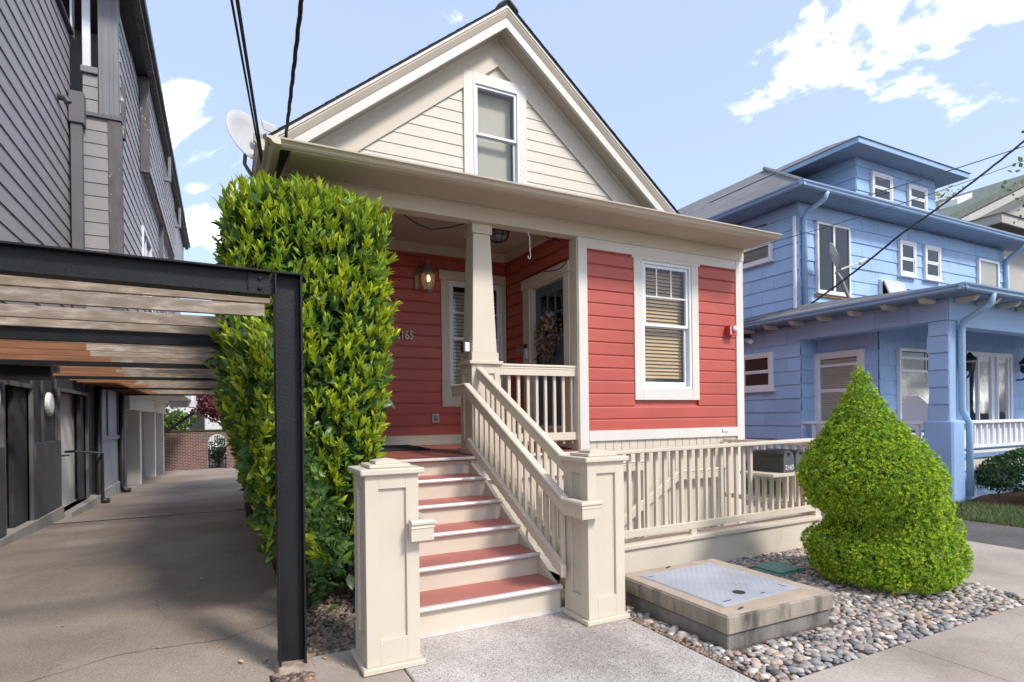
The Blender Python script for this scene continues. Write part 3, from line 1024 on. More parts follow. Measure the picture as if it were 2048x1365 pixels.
# porch: back wall, door wall, floor, ceiling
fp = FX(7.76)
PH = (2.945, 3.765, 1.85, 3.505)
obj('wall', grid_wall(fp, 0.82, 3.90, -1.4, 4.05, -0.13, -0.032, [PH]), 'red', HOUSE)
boards('siding_board', HOUSE, fp, 0.84, 3.838, 1.290, 3.90, 0.1587, [(n, z * 1.02) for n, z in COVE], 'red', holes=[(2.80, 3.95, 1.69, 3.66)])
obj('base_trim', MB().fbox(fp, 0.84, 3.838, -0.03, 0.018, 1.150, 1.300), 'cream_h', HOUSE, bevel=0.003)
obj('crown_trim', MB().fbox(fp, 0.84, 3.838, -0.03, 0.022, 3.862, 3.995), 'cream_h', HOUSE, bevel=0.003)
pw = double_hung(HOUSE, fp, 2.930, 3.780, 1.838, 3.518, 2.690, muntins=((), 3.07), blind=('blind_pale', 1.95, 3.44, 0.05), label='porch window with pale slatted blind behind the column')
cs = MB()
cs.fbox(fp, 2.806, 2.928, -0.03, 0.020, 1.700, 3.520)
cs.fbox(fp, 3.782, 3.836, -0.03, 0.020, 1.700, 3.520)
cs.fbox(fp, 2.928, 3.782, -0.03, 0.0185, 1.700, 1.836)
obj('casing', cs, 'cream', pw, bevel=0.003)
obj('head_casing', MB().fbox(fp, 2.775, 3.837, -0.03, 0.028, 3.522, 3.655), 'cream_h', pw, bevel=0.003)

fd = FL(3.843)
DO = (6.10, 6.995, 1.17, 3.335)
obj('wall', grid_wall(fd, 5.84, 7.76, -1.4, 4.05, -0.13, -0.032, [DO]), 'red', HOUSE)
boards('siding_board', HOUSE, fd, 5.98, 7.735, 1.290, 3.90, 0.1587, [(n, z * 1.02) for n, z in COVE], 'red', holes=[(5.9, 7.19, 1.0, 3.465)])
obj('corner_board', MB().fbox(fd, 5.802, 5.972, -0.03, 0.012, 1.0, 3.704), 'cream', HOUSE, bevel=0.003)
obj('crown_trim', MB().fbox(fd, 5.94, 7.735, -0.03, 0.022, 3.862, 3.995), 'cream_h', HOUSE, bevel=0.003)
obj('base_trim', MB().fbox(fd, 7.19, 7.735, -0.03, 0.016, 1.150, 1.300), 'cream_h', HOUSE, bevel=0.003)
dc = MB()
dc.fbox(fd, 5.974, 6.098, -0.03, 0.020, 1.15, 3.330)
dc.fbox(fd, 6.997, 7.185, -0.03, 0.020, 1.15, 3.330)
DOOR = obj('front_door', MB().fbox(fd, 6.135, 6.962, -0.125, -0.085, 1.425, 3.300), 'door_teal', HOUSE, label='grey-teal front door with six small panes and a wreath')
obj('casing', dc, 'cream', DOOR, bevel=0.003)
obj('head_casing', MB().fbox(fd, 5.974, 7.215, -0.03, 0.028, 3.332, 3.465), 'cream_h', DOOR, bevel=0.003)
jb = MB()
jb.fbox(fd, 6.099, 6.133, -0.14, 0.0, 1.17, 3.332)
jb.fbox(fd, 6.964, 6.996, -0.14, 0.0, 1.17, 3.332)
jb.fbox(fd, 6.133, 6.964, -0.14, 0.0, 3.302, 3.332)
obj('door_jamb', jb, 'cream', DOOR)
obj('threshold', MB().fbox(fd, 6.133, 6.964, -0.14, 0.03, 1.385, 1.420), 'white_metal', DOOR, bevel=0.004)
obj('sill_riser', MB().fbox(fd, 6.101, 6.995, -0.14, 0.012, 1.155, 1.384), 'cream_h', DOOR)
# raised rails and stiles of the door leaf, panes between
dr = MB()
for s0, s1 in ((6.136, 6.255), (6.842, 6.961)):
    dr.fbox(fd, s0, s1, -0.084, -0.068, 1.426, 3.299)
for z0, z1 in ((1.426, 1.62), (2.50, 2.640), (3.18, 3.299)):
    dr.fbox(fd, 6.256, 6.841, -0.084, -0.068, z0, z1)
dr.fbox(fd, 6.50, 6.595, -0.084, -0.069, 1.621, 2.499)
for s in (6.436, 6.632):
    dr.fbox(fd, s, s + 0.028, -0.084, -0.069, 2.641, 3.179)
dr.fbox(fd, 6.256, 6.841, -0.084, -0.070, 2.895, 2.925)
obj('door_stile', dr, 'door_teal', DOOR, bevel=0.003)
for s0, s1 in ((6.258, 6.434), (6.466, 6.630), (6.662, 6.839)):
    for z0, z1 in ((2.643, 2.893), (2.927, 3.177)):
        obj('pane', MB().fbox(fd, s0, s1, -0.083, -0.079, z0, z1), 'glass_dark', DOOR)
obj('door_handle', MB().fbox(fd, 6.875, 6.925, -0.067, -0.055, 2.26, 2.42).tube([fd.p(6.90, -0.055, 2.33), fd.p(6.90, -0.01, 2.33), fd.p(6.82, -0.005, 2.33)], 0.011, 8), 'black_metal', DOOR)
obj('deadbolt', MB().lathe([(0.03, 0), (0.03, 0.02), (0.02, 0.03)], fd.p(6.90, -0.067, 2.50), 12, axis=(-1, 0, 0)), 'black_metal', DOOR)

fl = MB()
nb_ = 34
for k in range(nb_):
    x0 = 0.82 + k * (3.84 - 0.82) / nb_
    x1 = 0.82 + (k + 1) * (3.84 - 0.82) / nb_ - 0.003
    fl.hexa([(x0, 5.645, 1.09), (x1, 5.645, 1.09), (x1, 7.76, 1.125), (x0, 7.76, 1.125),
             (x0, 5.645, 1.130), (x1, 5.645, 1.130), (x1, 7.76, 1.165), (x0, 7.76, 1.165)])
obj('porch_floor', fl, 'porch_red', HOUSE, kind='stuff')
obj('porch_nosing', MB().box(0.82, 3.84, 5.600, 5.644, 1.100, 1.131), 'nosing', HOUSE, bevel=0.008)
obj('porch_fascia', MB().box(2.36, 3.84, 5.650, 5.690, 0.86, 1.089), 'offwhite', HOUSE, bevel=0.003)
obj('porch_skirt', MB().box(2.36, 3.86, 5.70, 5.74, -0.3, 0.86), 'cream', HOUSE)
obj('porch_side', MB().box(0.83, 0.90, 5.66, 7.75, -0.3, 1.085), 'cream', HOUSE)
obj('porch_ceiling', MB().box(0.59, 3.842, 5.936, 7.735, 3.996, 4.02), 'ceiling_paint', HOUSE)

# porch column
cx, cy = 2.616, 5.97


def sq(mb, cx, cy, h, z0, z1):
    return mb.box(cx - h, cx + h, cy - h, cy + h, z0, z1)


def panelled(parent, cx, cy, h, z0, z1, stile, top, bot, m='cream', rec=0.019):
    """Square post with a recessed flat panel on every face."""
    core = obj('core', sq(MB(), cx, cy, h - rec, z0, z1), m, parent)
    for k in range(4):
        f = (FX(cy - h + rec), FL(cx - h + rec), FR((0, cy + h - rec, 0), (1, 0, 0), (0, 1, 0)), FRt(cx + h - rec))[k]
        c = (cx, cy, cx, cy)[k]
        e = h if k in (0, 2) else h - rec - 0.0005
        mb = MB()
        mb.fbox(f, c - e, c - e + stile, 0.0005, rec, z0, z1)
        mb.fbox(f, c + e - stile, c + e, 0.0005, rec, z0, z1)
        mb.fbox(f, c - e + stile, c + e - stile, 0.0005, rec, z1 - top, z1)
        mb.fbox(f, c - e + stile, c + e - stile, 0.0005, rec, z0, z0 + bot)
        obj('panel_frame', mb, m, parent, bevel=0.002)


COLM = bpy.data.objects.new('porch_column', None)
COL.objects.link(COLM)
COLM.parent = HOUSE
ORI[COLM] = ORI[HOUSE]
panelled(COLM, cx, cy, 0.169, 1.205, 2.130, 0.062, 0.10, 0.10)
obj('column_base', sq(MB(), cx, cy, 0.188, 1.137, 1.204), 'cream', COLM, bevel=0.006)
obj('pedestal_cap', sq(MB(), cx, cy, 0.202, 2.131, 2.168), 'cream', COLM, bevel=0.005)
obj('plinth', sq(MB(), cx, cy, 0.163, 2.169, 2.265), 'cream', COLM, bevel=0.003)
t, u_ = 0.148, 0.103
obj('shaft', MB().hexa([(cx - t, cy - t, 2.266), (cx + t, cy - t, 2.266), (cx + t, cy + t, 2.266), (cx - t, cy + t, 2.266),
                        (cx - u_, cy - u_, 3.596), (cx + u_, cy - u_, 3.596), (cx + u_, cy + u_, 3.596), (cx - u_, cy + u_, 3.596)]), 'cream', COLM, bevel=0.004)
obj('capital', sq(MB(), cx, cy, 0.122, 3.597, 3.704), 'cream', COLM, bevel=0.004)

# ------------------------------------------------------------------ stairs
ST = thing('porch_staircase', 'wooden porch steps with red treads and cream risers', 'stairs', (1.73, 4.7, 0))
SX0, SX1 = 1.105, 2.352
NY = [3.822, 4.170, 4.520, 4.878, 5.235]
TZ = [0.228, 0.408, 0.586, 0.766, 0.952]
RY = [3.856, 4.204, 4.554, 4.912, 5.269, 5.668]
for k in range(5):
    obj('tread', MB().box(SX0, SX1, NY[k] + 0.012, RY[k + 1] + 0.02, TZ[k] - 0.036, TZ[k]), 'step_red', ST, bevel=0.003)
    pr = [(NY[k] + 0.011, TZ[k] - 0.032), (NY[k] - 0.004, TZ[k] - 0.026), (NY[k] - 0.010, TZ[k] - 0.012), (NY[k] - 0.004, TZ[k] + 0.001), (NY[k] + 0.012, TZ[k] + 0.004), (NY[k] + 0.030, TZ[k] + 0.004), (NY[k] + 0.030, TZ[k] + 0.001), (NY[k] + 0.011, TZ[k] + 0.001)]
    obj('stair_nosing', MB().prism([(SX0, y, z) for y, z in pr], [(SX1, y, z) for y, z in pr]), 'nosing', ST)
for k in range(6):
    z0 = 0.0 if k == 0 else TZ[k - 1] + 0.0005
    z1 = (TZ + [1.135])[k] - 0.037
    obj('riser', MB().box(SX0, SX1, RY[k], RY[k] + 0.02, z0, z1), 'cream_h', ST)
obj('toe_strip', MB().box(SX0, SX1, RY[0] - 0.008, RY[0] - 0.001, 0.012, 0.040), 'nosing', ST)
for x in (SX0 - 0.04, SX1 + 0.002):
    pts = [(3.90, 0.0), (5.66, 0.0), (5.66, 1.06), (5.28, 0.90), (3.90, 0.18)]
    obj('stringer', MB().prism([(x, y, z) for y, z in pts], [(x + 0.035, y, z) for y, z in pts]), 'cream', ST)

# panelled newel pillars
for c, lab in (((0.925, 3.635), 'cream panelled newel pillar nearest the hedge, left of the steps'), ((2.548, 3.668), 'cream panelled newel pillar beside the concrete vault, right of the steps')):
    P = thing('newel_pillar', lab, 'pillar', (c[0], c[1], 0), 'newel pillars flanking the steps')
    panelled(P, c[0], c[1], 0.166, 0.047, 1.203, 0.082, 0.085, 0.155)
    obj('base', sq(MB(), c[0], c[1], 0.193, 0.010, 0.046), 'cream', P, bevel=0.005)
    obj('cap', sq(MB(), c[0], c[1], 0.197, 1.204, 1.240), 'cream', P, bevel=0.006)
    obj('cap_block', sq(MB(), c[0], c[1], 0.128, 1.241, 1.263), 'cream', P, bevel=0.004)
    z0, z1, zz, h = 1.264, 1.282, 1.297, 0.08
    obj('cap_pyramid', MB().add([(c[0] - h, c[1] - h, z0), (c[0] + h, c[1] - h, z0), (c[0] + h, c[1] + h, z0), (c[0] - h, c[1] + h, z0),
                                 (c[0] - h, c[1] - h, z1), (c[0] + h, c[1] - h, z1), (c[0] + h, c[1] + h, z1), (c[0] - h, c[1] + h, z1), (c[0], c[1], zz)],
                                [(3, 2, 1, 0), (0, 1, 5, 4), (1, 2, 6, 5), (2, 3, 7, 6), (3, 0, 4, 7), (4, 5, 8), (5, 6, 8), (6, 7, 8), (7, 4, 8)]), 'cream', P)

# handrail profile: rounded cap over a fascia board, cross-section (across, down)
HR = [(-0.036, -0.010), (-0.030, -0.001), (-0.018, 0.003), (0.018, 0.003), (0.030, -0.001), (0.036, -0.010), (0.036, -0.022), (0.027, -0.030), (0.027, -0.040), (0.030, -0.046), (0.024, -0.052), (0.024, -0.125), (-0.024, -0.125), (-0.024, -0.052), (-0.030, -0.046), (-0.027, -0.040), (-0.027, -0.030), (-0.036, -0.022)]
PITCH = 0.5075


def railpath(name, pts, m, parent, prof=HR):
    """Sweep the rail profile through points lying in plan with mitred turns."""
    rows = []
    P = [Vector(p) for p in pts]
    for i, p in enumerate(P):
        d0 = (P[i] - P[i - 1]) if i else (P[1] - P[0])
        d1 = (P[i + 1] - P[i]) if i < len(P) - 1 else d0
        h0 = Vector((d0.x, d0.y, 0)).normalized()
        h1 = Vector((d1.x, d1.y, 0)).normalized()
        h = (h0 + h1).normalized()
        k = 1 / max(0.4, h.dot(h0))
        side = Vector((h.y, -h.x, 0)) * k
        rows.append([p + side * a + Vector((0, 0, b_)) for a, b_ in prof])
    mb = MB()
    n = len(prof)
    vs = [q for r in rows for q in r]
    fs = []
    for i in range(len(P) - 1):
        for k in range(n):
            a, b_ = i * n + k, i * n + (k + 1) % n
            fs.append((a, b_, b_ + n, a + n))
    fs.append(tuple(range(n - 1, -1, -1)))
    fs.append(tuple(range((len(P) - 1) * n, len(P) * n)))
    mb.add(vs, fs)
    return obj(name, mb, m, parent)


RB = thing('stair_handrail', 'cream stair railing with balusters wrapping round the right newel pillar', 'railing', (2.30, 4.6, 0))
ytop, ztop_ = 5.615, 1.905
zb_ = lambda y: ztop_ - PITCH * (ytop - y)
railpath('top_rail', [(2.312, 6.02, ztop_), (2.312, ytop, ztop_), (2.312, 3.690, zb_(3.690)), (2.312, 3.455, zb_(3.690)), (2.458, 3.455, zb_(3.690))], 'cream', RB)
zl = lambda y: 1.318 - 0.497 * (5.56 - y)
obj('bottom_rail', MB().prism([(2.287, 5.585, zl(5.585)), (2.333, 5.585, zl(5.585)), (2.333, 5.585, zl(5.585) - 0.088), (2.287, 5.585, zl(5.585) - 0.088)],
                              [(2.287, 3.725, zl(3.725)), (2.333, 3.725, zl(3.725)), (2.333, 3.725, zl(3.725) - 0.088), (2.287, 3.725, zl(3.725) - 0.088)]), 'cream', RB, bevel=0.003)
for k in range(15):
    y = 5.48 - k * 0.1195
    obj('baluster', MB().box(2.334, 2.368, y - 0.017, y + 0.017, zl(y) - 0.155, zb_(y) - 0.115), 'cream', RB, bevel=0.002)
RA = thing('stair_guard', 'upper cream guard rail from porch column down to the right newel pillar', 'railing', (2.55, 4.8, 0))
za_ = lambda y: 2.102 - PITCH * (5.80 - y)
railpath('top_rail', [(2.535, 5.798, za_(5.798)), (2.535, 3.868, za_(3.868))], 'cream', RA)
obj('bottom_rail', MB().prism([(2.51, 5.79, za_(5.79) - 0.80), (2.56, 5.79, za_(5.79) - 0.80), (2.56, 5.79, za_(5.79) - 0.885), (2.51, 5.79, za_(5.79) - 0.885)],
                              [(2.51, 3.84, za_(3.84) - 0.80), (2.56, 3.84, za_(3.84) - 0.80), (2.56, 3.84, za_(3.84) - 0.885), (2.51, 3.84, za_(3.84) - 0.885)]), 'cream', RA, bevel=0.003)
for k in range(15):
    y = 5.70 - k * 0.1235
    obj('baluster', MB().box(2.565, 2.600, y - 0.017, y + 0.017, za_(y) - 0.95, za_(y) - 0.115), 'cream', RA, bevel=0.002)
LR = thing('stair_handrail', 'short cream handrail end on the left newel pillar', 'railing', (1.15, 4.2, 0))
railpath('top_rail', [(1.02, 3.420, 0.918), (1.140, 3.420, 0.918), (1.140, 3.82, 0.918)], 'cream', LR)
PR = thing('porch_railing', 'cream porch railing between the column and the red bay', 'railing', (3.3, 5.87, 1.13))
railpath('top_rail', [(2.787, 5.87, 2.150), (3.842, 5.87, 2.150)], 'cream_h', PR)
obj('bottom_rail', MB().box(2.787, 3.840, 5.845, 5.892, 1.256, 1.350), 'cream_h', PR, bevel=0.003)
for x in (2.828, 2.951, 3.074, 3.199, 3.316, 3.435, 3.559, 3.682, 3.803):
    obj('baluster', MB().box(x - 0.017, x + 0.017, 5.893, 5.927, 1.208, 2.033), 'cream', PR, bevel=0.002)

# ------------------------------------------------------------------ railing round the stairwell
FN = thing('garden_railing', 'low cream baluster railing on a painted kerb below the bay', 'railing', (4.4, 4.4, 0))
rz = lambda x: 1.208 + 0.0115 * (x - 2.75)
lz = lambda x: 0.445 + 0.0105 * (x - 3.4)
obj('top_rail', MB().hexa([(2.72, 4.325, rz(2.72) - 0.034), (6.19, 4.325, rz(6.19) - 0.034), (6.19, 4.475, rz(6.19) - 0.034), (2.72, 4.475, rz(2.72) - 0.034),
                           (2.72, 4.325, rz(2.72)), (6.19, 4.325, rz(6.19)), (6.19, 4.475, rz(6.19)), (2.72, 4.475, rz(2.72))]), 'cream_h', FN, bevel=0.005)
obj('bottom_rail', MB().hexa([(2.72, 4.372, lz(2.72) - 0.07), (6.16, 4.372, lz(6.16) - 0.07), (6.16, 4.410, lz(6.16) - 0.07), (2.72, 4.410, lz(2.72) - 0.07),
                              (2.72, 4.372, lz(2.72)), (6.16, 4.372, lz(6.16)), (6.16, 4.410, lz(6.16)), (2.72, 4.410, lz(2.72))]), 'cream_h', FN, bevel=0.003)
xs = [2.83 + 0.1108 * k for k in range(31)]
for x in xs:
    if x > 6.14:
        continue
    top = rz(x) - 0.036 if x < 5.2 else 0.862
    obj('baluster', MB().box(x - 0.018, x + 0.018, 4.412, 4.448, lz(x) - 0.05, top), 'cream', FN, bevel=0.002)
obj('blocking', MB().box(4.235, 4.31, 4.375, 4.409, 0.325, lz(4.27) - 0.071), 'cream', FN)
sz = lambda x: 0.316 + 0.0115 * (x - 3.4)
obj('sill', MB().hexa([(2.72, 4.325, sz(2.72) - 0.042), (6.21, 4.325, sz(6.21) - 0.042), (6.21, 4.53, sz(6.21) - 0.042), (2.72, 4.53, sz(2.72) - 0.042),
                       (2.72, 4.325, sz(2.72)), (6.21, 4.325, sz(6.21)), (6.21, 4.53, sz(6.21)), (2.72, 4.53, sz(2.72))]), 'cream_h', FN, bevel=0.005)
obj('kerb', MB().hexa([(2.74, 4.355, -0.1), (6.23, 4.355, -0.1), (6.23, 4.50, -0.1), (2.74, 4.50, -0.1),
                       (2.74, 4.355, sz(2.74) - 0.043), (6.23, 4.355, sz(6.23) - 0.043), (6.23, 4.50, sz(6.23) - 0.043), (2.74, 4.50, sz(2.74) - 0.043)]), 'curb_paint', FN, bevel=0.006)
obj('end_post', MB().box(6.165, 6.265, 4.38, 4.48, 0.0, 1.20), 'cream', FN, bevel=0.004)
obj('return_rail', MB().box(6.19, 6.25, 4.482, 5.78, 1.16, 1.20), 'cream', FN, bevel=0.004)
obj('return_rail', MB().box(6.20, 6.24, 4.482, 5.78, 0.40, 0.46), 'cream', FN, bevel=0.004)
for k in range(11):
    y = 4.58 + k * 0.111
    obj('baluster', MB().box(6.203, 6.237, y - 0.017, y + 0.017, 0.461, 1.159), 'cream', FN, bevel=0.002)
obj('mail_shelf', MB().box(5.185, 6.14, 4.16, 4.60, 0.864, 0.900), 'cream_h', FN, bevel=0.004)

# handrails going down the stairwell against the house skirt
for pts, lab in (([(3.05, 5.70, 0.28), (4.30, 5.70, 0.98), (4.75, 5.70, 0.98)], 'cream stairwell handrail on the skirt boards, left of the two'),
                 ([(4.25, 5.70, 0.23), (5.30, 5.70, 0.82), (6.12, 5.70, 0.82)], 'cream stairwell handrail on the skirt boards, right of the two')):
    o = thing('stairwell_handrail', lab, 'handrail', pts[1], 'handrails down the stairwell')
    railpath('rail', pts, 'cream_h', o)
    obj('bracket', MB().box(pts[1][0] - 0.03, pts[1][0] + 0.03, 5.72, 5.80, pts[1][2] - 0.16, pts[1][2] - 0.11), 'cream', o)
    obj('post', MB().box(pts[2][0] - 0.05, pts[2][0] - 0.005, 5.675, 5.725, -0.3, pts[2][2] - 0.126), 'cream', o)

# ------------------------------------------------------------------ mailboxes


def mailbox(x, y, z, lab, num, w=0.180, h=0.235, L=0.40):
    o = thing('mailbox', lab, 'mailbox', (x, y, z), 'mailboxes on the railing shelf')
    r = w / 2
    pr = [(-r, 0)] + [(-r * math.cos(a), h - r + r * math.sin(a)) for a in np.linspace(0, math.pi, 15)] + [(r, 0)]
    obj('body', MB().prism([(x + a, y, z + b_) for a, b_ in pr], [(x + a, y + L, z + b_) for a, b_ in pr]), 'mailbox_black', o)
    r2 = r + 0.006
    pr2 = [(-r2, 0.004)] + [(-r2 * math.cos(a), h - r + r2 * math.sin(a)) for a in np.linspace(0, math.pi, 15)] + [(r2, 0.004)]
    obj('rim', MB().prism([(x + a, y - 0.012, z + b_) for a, b_ in pr2], [(x + a, y + 0.02, z + b_) for a, b_ in pr2]), 'mailbox_black', o)
    pr3 = [(a * 0.94, b_ * 0.975 + 0.004) for a, b_ in pr]
    obj('door', MB().prism([(x + a, y - 0.018, z + b_) for a, b_ in pr3], [(x + a, y - 0.0125, z + b_) for a, b_ in pr3]), 'mailbox_door', o)
    obj('latch', MB().box(x - 0.02, x + 0.02, y - 0.034, y - 0.0185, z + h - 0.045, z + h - 0.015), 'mailbox_black', o, bevel=0.003)
    if num:
        me = text_mesh(num, 0.072, 0.001)
        finish(me, 'digit_white')
        t = inst('number', me, o, (x + 0.012, y - 0.0195, z + 0.055), rot=(R_(90), 0, 0))
    return o


mailbox(5.478, 4.215, 0.901, 'black mailbox on the railing shelf with white number 2165', '2165')
mailbox(5.735, 4.260, 0.901, 'black mailbox half hidden behind the conical bush', None)

# ------------------------------------------------------------------ utility vault, valve cover, cardboard
V = thing('utility_vault', 'low square concrete utility vault with steel lid among pebbles', 'vault', (3.46, 3.28, 0))
obj('lower_block', MB().box(2.945, 3.985, 2.728, 3.85, -0.06, 0.096), 'vault_low', V, bevel=0.008)
obj('upper_slab', MB().box(2.925, 4.000, 2.705, 3.868, 0.100, 0.222), 'vault_side', V, bevel=0.010)
m_ = mat('vault_top', (0.42, 0.33, 0.25), rough=0.9, var=0.12, vscale=5, bump=0.4, bscale=150, col2=(0.34, 0.26, 0.20), c2scale=3, c2lo=0.5, c2hi=0.7)
obj('top_skin', MB().box(2.935, 3.990, 2.715, 3.858, 0.2225, 0.2265), 'vault_top', V, bevel=0.001)
obj('lid_frame', MB().hexa([(3.04, 2.845, 0.2268), (3.895, 2.89, 0.2268), (3.85, 3.755, 0.2268), (3.035, 3.73, 0.2268),
                            (3.04, 2.845, 0.230), (3.895, 2.89, 0.230), (3.85, 3.755, 0.230), (3.035, 3.73, 0.230)]), 'plate', V)
lidmb = MB().hexa([(3.052, 2.857, 0.2302), (3.883, 2.901, 0.2302), (3.839, 3.744, 0.2302), (3.047, 3.719, 0.2302),
                   (3.052, 2.857, 0.233), (3.883, 2.901, 0.233), (3.839, 3.744, 0.233), (3.047, 3.719, 0.233)])
LID = obj('lid', lidmb, 'plate', V, label='diamond-tread steel lid with lifting slots and a round badge')
# raised tread pattern
tb = MB()
for i in range(27):
    for j in range(27):
        u_, v_ = (i + 0.5) / 27, (j + 0.5) / 27
        x = (3.06 + u_ * 0.805) + (v_ * -0.02)
        y = 2.875 + v_ * 0.845 + u_ * 0.035
        a = 0.010
        if (i + j) % 2:
            tb.add([(x - a, y - a * .35, .2331), (x + a, y + a * .35 - .003, .2331), (x + a * .9, y + a * .55, .2345), (x - a * .9, y - a * .1, .2345)], [(0, 1, 2, 3)])
        else:
            tb.add([(x - a * .35, y + a, .2331), (x - a * .05, y - a, .2331), (x + a * .35, y - a, .2345), (x + .003, y + a, .2345)], [(0, 1, 2, 3)])
obj('tread_pattern', tb, 'plate', LID, kind='stuff', recalc=False)
obj('badge', MB().lathe([(0.046, 0), (0.046, 0.003), (0.034, 0.0035), (0.034, 0.002), (0.012, 0.002), (0.012, 0.004)], (3.379, 3.02, 0.2332), 20), 'black_metal', LID)
for (x, y, dx, dy) in ((3.16, 2.925, 0.075, 0.004), (3.80, 2.99, 0.006, 0.07), (3.52, 2.93, 0.05, 0.004), (3.10, 3.66, 0.05, 0.004)):
    obj('lift_slot', MB().box(x - dx / 2, x + dx / 2, y - dy / 2 - .003, y + dy / 2 + .003, 0.2332, 0.2345), 'black_metal', LID)
for (x, y) in ((3.12, 2.77), (3.42, 3.81)):
    obj('lifting_eye', MB().tube([(x - 0.03, y, 0.222), (x - 0.02, y, 0.232), (x + 0.02, y + .01, 0.232), (x + 0.03, y + .01, 0.222)], 0.006, 6), 'black_metal', V)
VC = thing('valve_cover', 'green plastic irrigation valve cover lying among the pebbles', 'valve cover', (4.88, 3.88, 0.02))
obj('lid', MB().box(4.70, 5.02, 3.71, 4.02, 0.018, 0.040), 'valve_green', VC, bevel=0.02)
obj('collar', MB().box(4.685, 5.035, 3.695, 4.035, -0.02, 0.020), 'valve_green', VC, bevel=0.02)
cb = MB().add([(5.02, 2.83, 0.03), (5.17, 2.74, 0.03), (5.19, 2.80, 0.11), (5.07, 2.88, 0.12), (5.02, 2.835, 0.028), (5.17, 2.745, 0.028), (5.19, 2.805, 0.108), (5.07, 2.885, 0.118)],
              [(0, 1, 2, 3), (7, 6, 5, 4), (0, 4, 5, 1), (1, 5, 6, 2), (2, 6, 7, 3), (3, 7, 4, 0)])
obj('cardboard', cb, 'card', loc=(5.1, 2.8, 0.03), label='torn scrap of brown cardboard under the conical bush', cat='cardboard')

# ------------------------------------------------------------------ pebbles
pcols = [(0.36, 0.30, 0.255), (0.22, 0.21, 0.205), (0.47, 0.40, 0.33), (0.13, 0.13, 0.135), (0.40, 0.285, 0.225), (0.54, 0.49, 0.44), (0.29, 0.26, 0.25), (0.44, 0.28, 0.15)]
pm = [mat('pebble_%d' % i, c, rough=0.55, var=0.18, vscale=28, rand=0.25, bump=0.1, bscale=120) for i, c in enumerate(pcols)]
mat('pebble_mix', (0.3, 0.3, 0.3), rough=0.6, var=0.16, vscale=28, attr='Col', bump=0.1, bscale=120)


def ico(sub=1):
    bm = bmesh.new()
    bmesh.ops.create_icosphere(bm, subdivisions=sub + 1, radius=1)
    v = np.array([p.co[:] for p in bm.verts])
    f = np.array([[q.index for q in p.verts] for p in bm.faces])
    bm.free()
    return v, f


IV, IF = ico(1)
stones = []
for i in range(8):
    w = IV * (1 + 0.16 * np.array([noise.noise(Vector(p) * 1.3 + Vector((i * 7, 0, 0))) for p in IV])[:, None])
    stones.append(w)
pmesh = []
for i in range(8):
    me = np_mesh('pebble', stones[i], [], IF, pm[i], smooth=True)
    pmesh.append(me)


def in_bed(x, y):
    if 2.90 < x < 4.02 and 2.68 < y < 3.89:
        return False
    if 4.66 < x < 5.06 and 3.67 < y < 4.06:
        return False
    if x < 2.79 and y < 3.9:
        return False
    return True


cells = []
px = []
y = 2.262
row = 0
while y < 4.345:
    x = 2.755 + (row % 2) * 0.02
    step = 0.052 if y < 3.6 else 0.038
    while x < 5.93:
        jx, jy = x + random.uniform(-0.014, 0.014), y + random.uniform(-0.014, 0.014)
        if in_bed(jx, jy):
            px.append((jx, jy, step))
        x += step * random.uniform(0.85, 1.1)
    y += step * 0.80
    row += 1
px.sort(key=lambda p: (p[0] * 0.451 + p[1] * 0.892))
big, rest = [], []
for k, (x, y, st) in enumerate(px):
    inview = x > 2.75
    s = st * random.uniform(0.36, 0.66) * (1.15 if random.random() < 0.12 else 1)
    sc = (s * random.uniform(0.9, 1.35), s * random.uniform(0.7, 1.0), s * random.uniform(0.42, 0.72))
    rot = (random.uniform(-0.25, 0.25), random.uniform(-0.25, 0.25), random.uniform(0, 6.28))
    z = sc[2] * 0.15 + random.uniform(-0.004, 0.008)
    (big if len(big) < 300 and s > st * 0.47 else rest).append((x, y, z, sc, rot, random.choices(range(8), (6, 5, 4, 3, 4, 3, 5, 1))[0]))
for x, y, z, sc, rot, c in big:
    inst('pebble', pmesh[c], pebble_bed, (x, y, z), rot, sc)


def stone_mesh(name, items, sub_v, sub_f, m, parent, colfn):
    n = len(items)
    V_, C_ = [], []
    for x, y, z, sc, rot, c in items:
        from_e = np.array(Matrix.Rotation(rot[2], 3, 'Z') @ Matrix.Rotation(rot[1], 3, 'Y') @ Matrix.Rotation(rot[0], 3, 'X'))
        w = (sub_v[c] * np.array(sc)) @ from_e.T + np.array((x, y, z))
        V_.append(w)
        C_.append(np.repeat(np.array(colfn(c))[None], len(w), 0))
    nv = len(sub_v[0])
    F_ = (sub_f[None] + (np.arange(n) * nv)[:, None, None]).reshape(-1, 3)
    me = np_mesh(name, np.concatenate(V_), [], F_, m, np.concatenate(C_), smooth=True)
    o = bpy.data.objects.new(name, me)
    COL.objects.link(o)
    if parent:
        o.parent = parent
    o['kind'] = 'stuff'
    return o


stone_mesh('pebbles', rest, stones, IF, MATS['pebble_mix'], pebble_bed, lambda c: np.array(pcols[c]) * random.uniform(0.75, 1.25))
